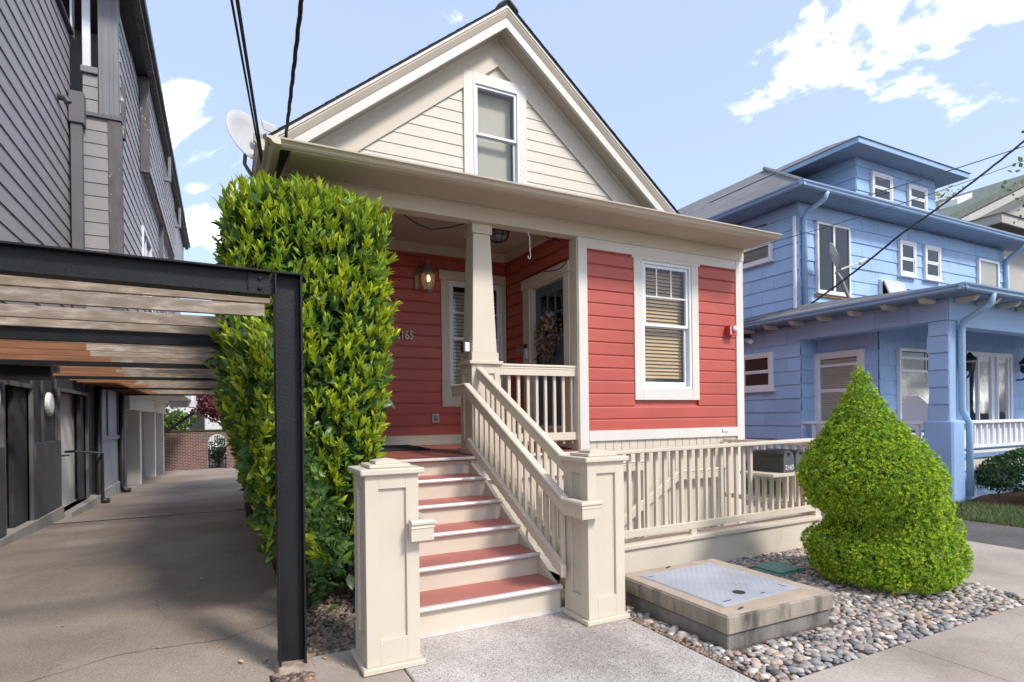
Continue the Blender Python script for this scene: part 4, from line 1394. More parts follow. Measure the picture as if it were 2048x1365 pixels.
# gravel and grit in the hedge bed and along the walk edge
IV0, IF0 = ico(0)
st0 = [IV0 * (1 + 0.25 * np.array([noise.noise(Vector(p) * 1.5 + Vector((i * 5, 3, 0))) for p in IV0])[:, None]) for i in range(8)]
gi = []
for k in range(2600):
    x, y = random.uniform(0.47, 1.08), 3.94 + (random.random() ** 1.6) * 2.2
    if k < 260:
        x, y = random.uniform(0.25, 0.47), random.uniform(3.44, 3.74)
    s = random.uniform(0.008, 0.026)
    gi.append((x, y, s * 0.2, (s * 1.2, s, s * 0.7), (random.uniform(-.4, .4), random.uniform(-.4, .4), random.uniform(0, 6)), random.choice((0, 1, 3, 4, 6))))
for k in range(300):
    x = 2.735 + abs(random.gauss(0, 0.05))
    y = random.uniform(2.3, 3.55)
    s = random.uniform(0.008, 0.02)
    gi.append((x, y, 0.006, (s * 1.2, s, s * 0.7), (0, 0, random.uniform(0, 6)), random.choice((0, 1, 2, 4, 6))))
gv = stone_mesh('gravel', gi, st0, IF0, MATS['pebble_mix'], None, lambda c: np.array(pcols[c]) * np.array([1.0, 0.86, 0.74]) * random.uniform(0.4, 0.95))
gv['label'] = 'loose brown gravel and grit under the clipped hedge'
gv['category'] = 'gravel'
# fallen leaves
for k, (x, y) in enumerate(((0.22, 3.98), (0.10, 4.02), (-0.42, 4.6), (-0.55, 5.9), (0.58, 3.82), (0.66, 3.70), (0.86, 4.25), (-1.1, 5.4), (-0.2, 6.4))):
    s = random.uniform(0.02, 0.035)
    v, q, t_ = leaves(np.array([[0, 0, 0.0]]), np.array([[1.0, 0.2, 0.08]]), np.array([s * 2]), np.array([s * 2.2]), rng, np.array([[0, 0, 1.0]]))
    me = np_mesh('fallen_leaf', v, q, t_, MATS['leaf_litter'])
    o = inst('fallen_leaf', me, None, (x, y, 0.012), rot=(0, 0, random.uniform(0, 6)))
    o['label'] = ('pale fallen leaf on the driveway near the black post', 'tan fallen leaf beside the black post base', 'fallen leaf in the middle of the driveway', 'small fallen leaf further down the driveway', 'brown fallen leaf on the walk edge by the post', 'brown fallen leaf near the left newel pillar', 'fallen leaf on the gravel under the hedge', 'fallen leaf on the left side of the driveway', 'fallen leaf on the driveway beside the hedge')[k]
    o['category'] = 'leaf'
    o['group'] = 'fallen leaves on the ground'

# ------------------------------------------------------------------ laurel hedge
HD = thing('laurel_hedge', 'tall clipped laurel hedge with bright new shoots beside the porch', 'hedge', (0.65, 6.5, 0))


def hedge_surface(n, r):
    """Random points and outward normals on a softly rounded hedge block."""
    P, N = [], []
    hx0, hx1, hy0, hy1 = 0.05, 1.32, 4.92, 11.5
    wts = np.array([1.5 * 3.2 * 3.2, 6.5 * 3.2 * 1.0, 1.4 * 6.6 * 0.9, 3.0 * 3.2 * 0.8])
    face = r.choice(4, size=n, p=wts / wts.sum())
    u, v = r.random(n), r.random(n)
    out = np.zeros((n, 3))
    nor = np.zeros((n, 3))
    z = 0.42 + v * 3.05
    m = face == 0
    out[m] = np.stack([hx0 + u * (hx1 - hx0), np.full(n, hy0), z], 1)[m]
    nor[m] = (0, -1, 0)
    m = face == 1
    ys0 = hy0 - 0.55 * np.clip((2.30 - z) / 0.2, 0, 1)
    yy = ys0 + (u ** 1.7) * (hy1 - ys0)
    out[m] = np.stack([np.full(n, hx0), yy, z], 1)[m]
    nor[m] = (-1, 0, 0)
    m = face == 2
    out[m] = np.stack([hx0 + u * (hx1 - hx0), hy0 + (v ** 1.4) * (hy1 - hy0), np.full(n, 3.46)], 1)[m]
    nor[m] = (0, 0, 1)
    m = face == 3
    out[m] = np.stack([np.full(n, hx1), hy0 + u * 2.2, z], 1)[m]
    nor[m] = (1, 0, 0)
    # rounding: pull corners in, belly the sides, taper at the foot
    c = np.array([(hx0 + hx1) / 2, (hy0 + hy1) / 2, 1.9])
    zz = out[:, 2]
    fy = np.clip((out[:, 1] - hy0) / 0.5, 0, 1)
    fx0 = np.clip((out[:, 0] - hx0) / 0.45, 0, 1)
    fx1 = np.clip((hx1 - out[:, 0]) / 0.45, 0, 1)
    ft = np.clip((3.46 - zz) / 0.55, 0, 1)
    rnd = lambda f: 1 - np.sqrt(np.maximum(0, 1 - (1 - f) ** 2))
    out[:, 0] += 0.28 * rnd(fy) * (1 - 2 * (out[:, 0] > c[0])) * (face == 1) * 1.0 - 0.28 * rnd(fy) * (face == 3)
    out[:, 1] += 0.30 * np.maximum(rnd(fx0), rnd(fx1)) * (face == 0)
    out[:, 2] -= 0.42 * np.maximum(np.maximum(rnd(fx0), rnd(fx1)), rnd(fy)) * (face == 2)
    out[:, 0] += 0.32 * rnd(ft) * ((face == 1) * 1.0 - (face == 3) * 1.0)
    out[:, 1] += 0.34 * rnd(ft) * (face == 0)
    low = np.clip((1.7 - zz) / 1.3, 0, 1)
    out[:, 0] += 0.36 * low * ((face == 1) * 1.0) - 0.30 * low * (face == 3)
    out[:, 0] = np.where(face == 0, c[0] + (out[:, 0] - c[0]) * (1 - 0.34 * low) + 0.03 * low, out[:, 0])
    out[:, 1] += 0.40 * low ** 1.5 * (face == 0)
    out[:, 1] -= 0.58 * np.clip((0.52 - out[:, 0]) / 0.25, 0, 1) * np.clip((2.30 - zz) / 0.2, 0, 1) * (face == 0)
    # broad lumps
    lump = np.array([noise.noise(Vector(p) * 1.6) + 0.6 * noise.noise(Vector(p) * 3.7) for p in out])
    out += nor * (0.07 * lump)[:, None]
    nor2 = nor.copy()
    nor2 += (out - c) / np.array([2.2, 9, 3.2]) * 0.8
    nor2 /= np.linalg.norm(nor2, axis=1, keepdims=True)
    return out, nor2, face, lump


r = np.random.default_rng(11)
N1 = 17000
p, nn, face, lump = hedge_surface(N1, r)
dep = r.random(N1) ** 1.5 * 0.22
p = p - nn * dep[:, None]
d = nn * 0.55 + r.normal(size=(N1, 3)) * 0.55 + np.array([0, 0, 0.25])
size = r.uniform(0.06, 0.155, N1)
vv, qq, tt = leaves(p, d, size, size * r.uniform(0.95, 1.25, N1), r, face=nn * 0.9 + r.normal(size=(N1, 3)) * 0.35 + np.array([0, 0, 0.5]))
shade = r.uniform(0.7, 1.25, N1)
base = np.array([0.080, 0.165, 0.045])[None] * shade[:, None]
yl = r.random(N1) < 0.22
base[yl] = np.array([0.19, 0.29, 0.04]) * shade[yl][:, None]
cols = np.repeat(base, 8, 0)
# new shoots: upright rosettes of yellow-green leaves on the outside
N2 = 4600
sp, sn, sf, lump2 = hedge_surface(N2, r)
keep = r.random(N2) < np.where(sp[:, 2] < 0.9, 0.3, np.where(sf == 1, 0.32, np.where(sf == 2, 1.0, 0.9)))
sp, sn, sf = sp[keep], sn[keep], sf[keep]
N2 = len(sp)
LP, LD, LS, LC, LF = [], [], [], [], []
for i in range(N2):
    ax = Vector(sn[i]) * 0.75 + Vector((r.normal() * .25, r.normal() * .25, 1.05 + r.normal() * .2))
    ax.normalize()
    o_ = Vector(sp[i]) + Vector(sn[i]) * (r.uniform(-0.03, 0.05) + (r.uniform(0, 0.09) if sf[i] == 2 else 0))
    k = int(r.integers(4, 8))
    young = r.random()
    c0 = np.array([0.52, 0.57, 0.035]) * (1 - young) + np.array([0.24, 0.40, 0.04]) * young
    s0 = r.uniform(0.055, 0.12) * (1.15 if sf[i] == 2 else 1.0)
    for j in range(k):
        a = j * 2.4 + r.random()
        e1 = ax.orthogonal().normalized()
        e2 = ax.cross(e1)
        sp_ = r.uniform(0.18, 0.62)
        dd = ax + (e1 * math.cos(a) + e2 * math.sin(a)) * sp_
        LP.append(tuple(o_ + ax * (0.012 * j)))
        LD.append(tuple(dd))
        LS.append(s0 * r.uniform(0.75, 1.15))
        LC.append(c0 * r.uniform(0.8, 1.2))
        LF.append(tuple(ax - (e1 * math.cos(a) + e2 * math.sin(a)) * 0.6))
LP, LD, LS, LC, LF = map(np.array, (LP, LD, LS, LC, LF))
# the 300 nearest shoot leaves are single parts, the rest one mass
dist = LP[:, 0] * 0.451 + LP[:, 1] * 0.892 + (LP[:, 2] < 0.8) * 5
order = np.argsort(dist - LS * 6)
single, mass = order[:300], order[300:]
v2, q2, t2 = leaves(LP[mass], LD[mass], LS[mass], LS[mass] * 0.84, r, face=LF[mass])
V_ = np.concatenate([vv, v2])
Q_ = np.concatenate([qq, q2 + len(vv)])
T_ = np.concatenate([tt, t2 + len(vv)])
C_ = np.concatenate([cols, np.repeat(LC[mass], 8, 0)])
o0 = np.array(ORI[HD])
me = np_mesh('foliage', V_ - o0, Q_, T_, MATS['hedge_leaf'], C_)
o = bpy.data.objects.new('foliage', me)
COL.objects.link(o)
o.parent = HD
o['kind'] = 'stuff'
lme = []
for mname in ('hedge_leaf_new', 'hedge_leaf_new', 'hedge_leaf_old'):
    w = LEAF_V * np.array([0.84, 1, 1])
    lme.append(np_mesh('leaf', w, LEAF_Q, LEAF_T, MATS[mname]))
for i in single:
    dd = Vector(LD[i]).normalized()
    x = dd.cross(Vector(LF[i])).normalized()
    z = x.cross(dd)
    M = Matrix((x, dd, z)).transposed()
    o = bpy.data.objects.new('leaf', lme[int(i) % 3])
    COL.objects.link(o)
    o.parent = HD
    o.matrix_local = Matrix.Translation(Vector(LP[i]) - ORI[HD]) @ M.to_4x4() @ Matrix.Scale(float(LS[i]), 4)
# dark stems inside
for k in range(9):
    x, y = random.uniform(0.35, 0.95), random.uniform(5.5, 10)
    mb = MB().tube([(x, y, -0.05), (x + random.uniform(-.1, .1), y, 0.9), (x + random.uniform(-.25, .25), y + random.uniform(-.2, .2), 2.2), (x + random.uniform(-.3, .3), y, 3.2)], [0.05, 0.04, 0.025, 0.01], 7)
    obj('stem', mb, 'bark', HD)
core = MB().box(0.33, 1.0, 5.45, 11.2, 0.6, 3.0)
obj('core_blocker', core, 'bark', HD)  # solid box added inside the hedge to block light, standing for twigs
# low suckers at the foot
r3 = np.random.default_rng(5)
n3 = 150
pp = np.stack([r3.uniform(0.45, 1.02, n3), r3.uniform(4.75, 5.4, n3), r3.uniform(0.05, 0.5, n3)], 1)
s3 = r3.uniform(0.09, 0.16, n3)
v3, q3, t3 = leaves(pp, r3.normal(size=(n3, 3)) + np.array([0, -0.6, 0.1]), s3, s3 * 1.5, r3, face=r3.normal(size=(n3, 3)) * 0.6 + np.array([0, -0.5, 1]))
me = np_mesh('suckers', v3 - o0, q3, t3, MATS['hedge_leaf'], np.repeat(np.array([0.06, 0.12, 0.035])[None] * r3.uniform(0.6, 1.7, n3)[:, None], 8, 0))
o = bpy.data.objects.new('suckers', me)
COL.objects.link(o)
o.parent = HD
o['kind'] = 'stuff'

# ------------------------------------------------------------------ dwarf spruce
TR = thing('dwarf_spruce', 'bright green conical dwarf spruce with clipped notch on its left side', 'tree', (5.22, 3.16, 0))
PRF = [(z_, r_, c_ + 0.075) for z_, r_, c_ in [(0.06, 0.46, 5.31), (0.18, 0.60, 5.30), (0.35, 0.62, 5.29), (0.52, 0.57, 5.27), (0.66, 0.52, 5.24), (0.82, 0.55, 5.15), (1.0, 0.56, 5.10), (1.15, 0.49, 5.09), (1.3, 0.375, 5.07), (1.42, 0.285, 5.05), (1.54, 0.205, 5.03), (1.66, 0.14, 5.01), (1.78, 0.085, 5.0), (1.88, 0.04, 4.995), (1.95, 0.012, 4.99)]]
pz = np.array([a[0] for a in PRF])
pr_ = np.array([a[1] for a in PRF])
pc = np.array([a[2] for a in PRF])
r = np.random.default_rng(3)
# billowy puffs sit on the profile, needle tufts on the puffs
PUF = []


def puff(z, a, deep, scale):
    R0 = float(np.interp(z, pz, pr_))
    dx, dy = math.cos(a), math.sin(a)
    nf = 1.0
    if 0.38 < z < 0.72:
        nf = 1 - 0.40 * max(0, -dx * 0.892 + dy * 0.451) * (1 - abs(z - 0.55) / 0.17) ** 0.5
    pr0 = min(0.098, 0.016 + 0.15 * R0) * scale
    rr = max(0.0, R0 * nf - pr0 * 0.8 - deep)
    return (float(np.interp(z, pz, pc)) + rr * dx, 3.16 + rr * dy, z, pr0)


for deep, tries, fill in ((0.0, 9000, 0.62), (0.05, 5000, 0.62)):
    got = np.zeros((0, 4))
    for k in range(tries):
        z = r.uniform(0.07, 1.93)
        if r.random() * 0.68 > float(np.interp(z, pz, pr_)) + 0.08:
            continue
        q = puff(z, r.uniform(0, 2 * math.pi), deep + r.normal() * 0.012, r.uniform(0.55, 1.15))
        if len(got) and (np.linalg.norm(got[:, :3] - np.array(q[:3]), axis=1) < fill * (got[:, 3] + q[3])).any():
            continue
        got = np.vstack([got, q])
    PUF += [tuple(x) for x in got]
PUF.append((5.065, 3.16, 1.90, 0.03))
PUF.append((5.06, 3.16, 1.95, 0.02))
PUF = np.array(PUF)
NT = 60000
w = PUF[:, 3] ** 2
ci = r.choice(len(PUF), NT, p=w / w.sum())
dv = r.normal(size=(NT, 3))
dv /= np.linalg.norm(dv, axis=1, keepdims=True)
ax_ = np.stack([np.interp(PUF[ci, 2], pz, pc), np.full(NT, 3.16), PUF[ci, 2]], 1)
outw = PUF[ci, :3] - ax_
dv = np.where(((dv * outw).sum(1) < -0.02)[:, None], -dv, dv)
tp = PUF[ci, :3] + dv * (PUF[ci, 3] * r.uniform(0.90, 1.06, NT))[:, None]
outn = outw / (np.linalg.norm(outw, axis=1, keepdims=True) + 1e-6)
td = dv * 1.0 + outn * 0.15 + np.array([0, 0, 0.2])
td /= np.linalg.norm(td, axis=1, keepdims=True)
nbld = 7
e1 = np.cross(td, r.normal(size=(NT, 3)))
e1 /= np.linalg.norm(e1, axis=1, keepdims=True)
e2 = np.cross(td, e1)
VV = np.zeros((NT, nbld, 3, 3))
ln = r.uniform(0.017, 0.030, NT)
for k in range(nbld):
    a = 2 * math.pi * k / nbld + r.random(NT)
    lat = e1 * np.cos(a)[:, None] + e2 * np.sin(a)[:, None]
    bd = td * 0.8 + lat * r.uniform(0.35, 0.9, NT)[:, None]
    bd /= np.linalg.norm(bd, axis=1, keepdims=True)
    sd = np.cross(bd, lat)
    sd /= np.linalg.norm(sd, axis=1, keepdims=True) + 1e-9
    VV[:, k, 0] = tp - sd * 0.0032
    VV[:, k, 1] = tp + sd * 0.0032
    VV[:, k, 2] = tp + bd * ln[:, None]
Vv = VV.reshape(-1, 3)
Tt = np.arange(len(Vv)).reshape(-1, 3)
br_ = r.uniform(0.75, 1.25, NT)
new = r.random(NT) < 0.42
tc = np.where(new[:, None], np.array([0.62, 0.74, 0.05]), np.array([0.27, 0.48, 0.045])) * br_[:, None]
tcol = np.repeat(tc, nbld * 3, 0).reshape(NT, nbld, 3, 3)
tcol[:, :, :2] *= 0.8  # needle bases darker: woody tone plus inner crown shade put into the colour
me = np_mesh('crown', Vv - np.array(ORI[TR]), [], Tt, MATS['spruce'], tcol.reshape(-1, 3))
o = bpy.data.objects.new('crown', me)
COL.objects.link(o)
o.parent = TR
o['kind'] = 'stuff'
mb = MB()
mb.tube([(5.36, 3.16, -0.02), (5.33, 3.16, 0.4), (5.15, 3.16, 1.0), (5.09, 3.16, 1.5)], [0.06, 0.05, 0.03, 0.006], 8)
obj('trunk', mb, 'bark', TR)
mb = MB()
for k in range(14):
    z = 0.05 + k * 0.11
    n_ = 12
    R0 = float(np.interp(z, pz, pr_)) * 0.60
    R1 = float(np.interp(z + 0.11, pz, pr_)) * 0.72
    c0, c1 = float(np.interp(z, pz, pc)), float(np.interp(z + 0.11, pz, pc))
    if k == 0:
        prev = None
    ringv = [(c0 + R0 * math.cos(6.2832 * i / n_), 3.16 + R0 * math.sin(6.2832 * i / n_), z) for i in range(n_)]
    k0 = len(mb.v)
    mb.v += ringv
    if k:
        mb.f += [(k0 - n_ + i, k0 - n_ + (i + 1) % n_, k0 + (i + 1) % n_, k0 + i) for i in range(n_)]

obj('core_blocker', mb, 'bark', TR)  # solid dark cone added inside the crown, standing for twigs and shade

# ------------------------------------------------------------------ pergola over the driveway
PG = thing('steel_pergola', 'black steel pergola with weathered timber slats over the driveway', 'pergola', (-1.1, 3.8, 0))


def ibeam_x(mb, x0, x1, y, z0, z1, w=0.10, t=0.012, dz=0.0):
    """I-section along X; dz lifts the left end."""
    def hb(ya, yb, a, c):
        mb.hexa([(x0, ya, a + dz), (x1, ya, a), (x1, yb, a), (x0, yb, a + dz), (x0, ya, c + dz), (x1, ya, c), (x1, yb, c), (x0, yb, c + dz)])
    hb(y, y + w, z1 - t, z1)
    hb(y, y + w, z0, z0 + t)
    hb(y + w / 2 - 0.005, y + w / 2 + 0.005, z0 + t, z1 - t)


POST = MB()
POST.box(0.294, 0.306, 3.75, 3.90, -0.05, 2.440)
POST.box(0.440, 0.452, 3.75, 3.90, -0.05, 2.440)
POST.box(0.306, 0.440, 3.819, 3.831, -0.05, 2.440)
post = obj('post', POST, 'black_steel', PG, bevel=0.002)
obj('post_cap', MB().box(0.290, 0.456, 3.746, 3.904, 2.441, 2.452), 'black_steel', PG, bevel=0.002)
b = MB()
ibeam_x(b, -2.55, 0.275, 3.755, 2.305, 2.456, w=0.12, dz=0.045)
fbm = obj('beam', b, 'black_steel', PG, bevel=0.0015, label='front steel beam with two bolts at the post')
obj('end_plate', MB().box(0.150, 0.293, 3.795, 3.808, 2.325, 2.438), 'black_steel', fbm)
for z in (2.352, 2.412):
    obj('bolt', MB().lathe([(0.013, 0), (0.013, 0.012), (0.009, 0.014)], (0.215, 3.794, z), 6, axis=(0, -1, 0)), 'black_steel', fbm)
YB = [6.4, 9.2, 12.0, 15.7, 19.3]
for y in YB:
    b = MB()
    ibeam_x(b, -2.50, 0.30, y, 2.285, 2.43, w=0.12)
    obj('beam', b, 'black_steel', PG)
obj('wall_girder', MB().box(-2.52, -1.98, 9.33, 9.45, 2.10, 2.284), 'black_steel', PG)
mat('gusset', (0.35, 0.35, 0.36), rough=0.5)
obj('gusset', MB().box(-1.978, -1.90, 9.34, 9.44, 2.20, 2.283), 'gusset', PG)
allb = [3.75] + YB
for i in range(len(allb) - 1):
    y0, y1 = allb[i] + 0.12, allb[i + 1]
    n_ = (4, 4, 5, 6, 6)[i]
    for k in range(n_):
        y = y0 + (k + 0.5) * (y1 - y0) / n_ if i else (4.12, 4.64, 5.33, 5.82)[k]
        zz = 2.315 + random.uniform(-0.003, 0.003)
        xs_ = -1.35 - 0.05 * i + random.uniform(-0.15, 0.15)
        if i == 0:
            obj('slat', MB().box(-2.48, 0.29, y - 0.02, y + 0.02, zz, zz + 0.088), 'pergola_wood', PG, bevel=0.002)
        else:
            s_ = obj('slat', MB().box(xs_, 0.29, y - 0.02, y + 0.02, zz, zz + 0.088), 'pergola_wood', PG)
            obj('sheltered_end', MB().box(-2.48, xs_, y - 0.02, y + 0.02, zz, zz + 0.088), 'pergola_cedar', s_)
b = MB()
mat('footing', (0.33, 0.25, 0.20), rough=0.95, var=0.3, vscale=20, bump=0.9, bscale=60)
fv = [(0.27, 3.70, 0.0), (0.50, 3.68, 0.0), (0.52, 3.95, 0.0), (0.26, 3.93, 0.0), (0.29, 3.73, 0.05), (0.47, 3.71, 0.035), (0.47, 3.92, 0.045), (0.29, 3.92, 0.05)]
obj('footing', b.hexa(fv), 'footing', PG, bevel=0.012)

# ------------------------------------------------------------------ grey building on the left
GB = thing('grey_building', 'tall grey lap-sided apartment building along the driveway', 'building', (-2.6, 10, 0))
XA, XB, YS = -2.53, -1.75, 13.72
fa = FRt(XA - 0.03)
hs = 0.258
# ground floor: charcoal boarding, doors, concrete kerb
HG = [(9.68, 10.90, -0.02, 2.06), (12.56, 14.86, -0.12, 2.10)]
obj('wall', grid_wall(fa, 2.0, 15.6, -0.3, 2.62, -0.12, -0.02, HG), 'charcoal', GB)
obj('wall', MB().box(-9, -7.9, 2, 33, -0.9, 9), 'charcoal', GB)
obj('kerb', MB().box(XA - 0.15, XA + 0.035, 2, 12.55, -0.3, 0.085), 'concrete', GB, bevel=0.006)
obj('kerb', MB().box(XA - 0.15, XA + 0.14, 12.56, 15.5, -0.6, -0.05), 'concrete', GB, bevel=0.006)
for s0, s1 in ((2.0, 9.60), (10.97, 12.50)):
    obj('panel', MB().fbox(fa, s0, s1, -0.018, 0.045, 0.09, 1.24), 'charcoal_panel', GB, bevel=0.004)
for s in (8.2, 10.98, 11.55, 12.40, 14.95):
    obj('batten', MB().fbox(fa, s, s + 0.055, -0.018, 0.012, 1.25 if s < 12.5 else 0.0, 2.6), 'charcoal_panel', GB)
# open doorways backed by an added white panel set shallow to catch daylight
for a, c, zb0, zt0 in HG:
    obj('doorway_panel', MB().fbox(fa, a - 0.1, c + 0.1, -0.20, -0.18, zb0 - 0.2, zt0 + 0.2).fbox(fa, a, c, -0.18, -0.13, zb0 - 0.1, zb0 - 0.02), 'white_wall', GB)
    fr_ = MB()
    fr_.fbox(fa, a - 0.06, a, -0.14, 0.03, zb0, zt0 + 0.06)
    fr_.fbox(fa, c, c + 0.06, -0.14, 0.03, zb0, zt0 + 0.06)
    fr_.fbox(fa, a, c, -0.14, 0.03, zt0, zt0 + 0.06)
    obj('door_frame', fr_, 'grey_trim', GB)
obj('door', MB().fbox(fa, 10.28, 10.89, -0.10, -0.04, 0.0, 2.05), 'charcoal', GB, label='dark door leaf standing open on the ground floor')
obj('door', MB().fbox(fa, 14.5, 14.85, -0.10, -0.04, -0.05, 2.08), 'charcoal', GB, label='dark far door leaf beside the drainpipe')
obj('door_lever', MB().tube([fa.p(12.62, -0.02, 0.96), fa.p(12.62, 0.06, 0.96), fa.p(12.95, 0.06, 0.95)], 0.016, 8), 'black_metal', GB)
# stepped landing
obj('landing', MB().fbox(fa, 12.58, 14.84, -0.5, 0.03, -0.25, -0.05), 'concrete', GB)
# pale panels beyond the pipe, buttress pipes
obj('wall', MB().box(XA - 0.4, XA + 0.02, 15.62, 19.6, -0.75, 2.62), 'pale_panel', GB)
obj('plinth', MB().box(XA - 0.1, XA + 0.06, 15.63, 19.5, -0.75, -0.05), 'concrete', GB, bevel=0.006)
for s in (16.9, 18.4):
    obj('batten', MB().box(XA + 0.021, XA + 0.05, s, s + 0.07, 1.22, 2.6), 'grey_trim', GB)
obj('rail_band', MB().box(XA + 0.021, XA + 0.07, 15.7, 19.5, 1.10, 1.19), 'grey_trim_light', GB)
for y, w_ in ((15.35, 0.075), (18.6, 0.085)):
    z0 = zd(y)
    obj('drainpipe', MB().tube([(XA + 0.10, y, 2.6), (XA + 0.10, y, z0 + 0.25), (XA + 0.16, y - 0.02, z0 + 0.06), (XA + 0.28, y - 0.05, z0 + 0.04)], w_, 10), 'black_metal', GB, smooth=True)
for y in (18.0, 18.9):
    pass
# small handrail and round wall lamp
HRL = thing('door_handrail', 'thin black metal handrail by the charcoal doorway', 'handrail', (-2.3, 15.1, zd(15.1)))
obj('rail', MB().tube([(XA + 0.02, 12.75, 1.02), (XA + 0.12, 12.9, 1.02), (XA + 0.18, 15.3, 0.86)], 0.022, 8), 'black_metal', HRL)
obj('post', MB().box(XA + 0.16, XA + 0.20, 15.26, 15.33, zd(15.3), 0.86), 'black_metal', HRL)
for y, lab in ((11.95, 'white round bulkhead lamp on the charcoal wall'), (9.33, 'white round bulkhead lamp cut by the left picture edge')):
    L_ = thing('bulkhead_lamp', lab, 'wall lamp', (XA, y, 1.85), 'round wall lamps on the grey building')
    obj('base', MB().lathe([(0.20, 0), (0.20, 0.03), (0.19, 0.04)], (XA - 0.045, y, 1.85), 20, axis=(1, 0, 0)), 'white_metal', L_)
    obj('diffuser', MB().lathe([(0.185, 0.04), (0.178, 0.052), (0.12, 0.060), (0.0, 0.063)], (XA - 0.045, y, 1.85), 20, axis=(1, 0, 0)), 'white_plastic', L_, smooth=True)
# upper storeys, near wing: boards one by one
obj('wall', MB().box(-8, XA - 0.045, 2.0, YS + 0.1, 2.621, 9.05), 'grey_siding', GB)
boards('siding_board', GB, fa, 2.2, YS - 0.02, 2.63, 9.05, hs, [(n * 1.3 + 0.02, z) for n, z in lap(hs, 0.018)], 'grey_siding')
obj('coping', MB().box(XA - 0.2, XA + 0.05, 2, YS, 9.055, 9.12), 'roof_trim', GB)
# vent stub
obj('vent', MB().tube([(XA - 0.02, 12.7, 7.35), (XA + 0.10, 12.7, 7.33), (XA + 0.14, 12.7, 7.26)], 0.06, 8), 'roof_trim', GB)
# rainwater head and downpipe in the inner corner
obj('rainwater_head', MB().box(XA + 0.0, XA + 0.24, YS - 0.30, YS - 0.06, 7.25, 7.85), 'grey_trim', GB, bevel=0.01)
obj('drainpipe', MB().box(XA + 0.02, XA + 0.20, YS - 0.26, YS - 0.10, 2.6, 7.25), 'grey_trim', GB, bevel=0.01)
# projecting rear wing
obj('wall', MB().box(-8, XB - 0.04, YS, 33, 2.60, 7.55), 'grey_siding', GB)
fc = FX(YS - 0.005)
boards('siding_board', GB, fc, XA + 0.01, XB - 0.19, 2.63, 7.50, hs, [(n + 0.02, z) for n, z in lap(hs, 0.018)], 'grey_siding_x')
obj('corner_board', MB().box(XB - 0.20, XB + 0.02, YS - 0.04, YS + 0.16, 2.62, 7.52), 'peeling', GB, bevel=0.004)
obj('flashing', MB().box(XA, XB + 0.04, YS - 0.07, YS + 0.1, 7.53, 7.60), 'grey_trim', GB)
fw_ = FRt(XB - 0.02)
WH = (17.1, 19.0, 4.6, 6.5)
boards('siding_board', GB, fw_, YS + 0.165, 26.0, 2.63, 9.85, hs, [(n * 1.3 + 0.02, z) for n, z in lap(hs, 0.018)], 'grey_siding', holes=[WH])
obj('wall', MB().box(-8, XB - 0.05, 15.9, 33, 7.56, 10.2), 'grey_siding', GB)
ww = obj('window', MB().ring(fw_, WH[0], WH[1], WH[2], WH[3], 0.07, -0.05, 0.06), 'white_trim', GB, label='white-framed window on the rear wing')
obj('pane', MB().fbox(fw_, WH[0] + 0.07, WH[1] - 0.07, -0.02, -0.01, WH[2] + 0.07, WH[3] - 0.07), 'glass', ww)
obj('roller_shade', MB().fbox(fw_, WH[0] + 0.07, WH[1] - 0.07, -0.06, -0.05, WH[2] + 0.07, WH[3] - 0.07), 'white_plastic', ww)
obj('glazing_bar', MB().fbox(fw_, 18.0, 18.05, -0.009, 0.02, WH[2] + 0.07, WH[3] - 0.07), 'white_trim', ww)
# roof terrace: parapet, post, recess and soffit
boards('siding_board', GB, fc, XA + 0.18, XB - 0.36, 7.62, 8.36, hs, [(n + 0.0, z) for n, z in lap(hs, 0.018)], 'grey_siding_x')
obj('parapet', MB().box(XA + 0.17, XB - 0.36, YS + 0.03, YS + 0.18, 7.61, 8.37), 'grey_siding_x', GB)
obj('parapet_cap', MB().box(XA + 0.15, XB - 0.35, YS - 0.05, YS + 0.22, 8.375, 8.50), 'grey_trim_light', GB, bevel=0.006)
obj('terrace_post', MB().box(XB - 0.345, XB - 0.02, YS - 0.03, YS + 0.28, 7.61, 10.30), 'grey_trim_light', GB, bevel=0.008)
for x in (XB - 0.28, XB - 0.16, XB - 0.09):
    obj('post_bead', MB().box(x, x + 0.025, YS - 0.045, YS - 0.031, 7.62, 10.28), 'grey_trim_light', GB)
obj('terrace_wall', MB().box(-5.5, XA + 0.3, 15.6, 15.8, 7.6, 10.3), 'grey_trim_light', GB)
obj('terrace_wall', MB().box(-3.6, -3.45, 13.9, 15.6, 7.6, 10.3), 'grey_siding', GB)
tw = obj('window', MB().box(XA + 0.17, XA + 0.30, YS + 0.05, YS + 0.12, 8.51, 10.28), 'white_trim', GB)
tw = obj('window', MB().box(XA - 0.02, XA + 0.01, YS + 0.05, YS + 0.3, 9.13, 10.28), 'white_trim', GB)
# side parapet of the terrace and overhanging upper storey further back
obj('parapet', MB().box(XB - 0.14, XB - 0.06, YS + 0.30, 17.0, 7.56, 8.34), 'grey_siding', GB)
boards('siding_board', GB, FRt(XB - 0.03), YS + 0.36, 16.95, 7.56, 8.34, hs, [(n + 0.02, z) for n, z in lap(hs, 0.018)], 'grey_siding')
obj('parapet_post', MB().box(XB - 0.10, XB + 0.06, YS + 0.20, YS + 0.35, 7.30, 8.42), 'peeling', GB, bevel=0.004)
obj('wall', MB().box(-5.4, XB + 0.13, 17.02, 33, 7.95, 10.2), 'grey_siding', GB)
boards('siding_board', GB, FX(16.99), XB - 0.75, XB + 0.0, 7.95, 10.2, hs, [(n + 0.02, z) for n, z in lap(hs, 0.018)], 'grey_siding_x')
boards('siding_board', GB, FRt(XB + 0.16), 17.1, 26.0, 7.95, 10.2, hs, [(n + 0.02, z) for n, z in lap(hs, 0.018)], 'grey_siding')
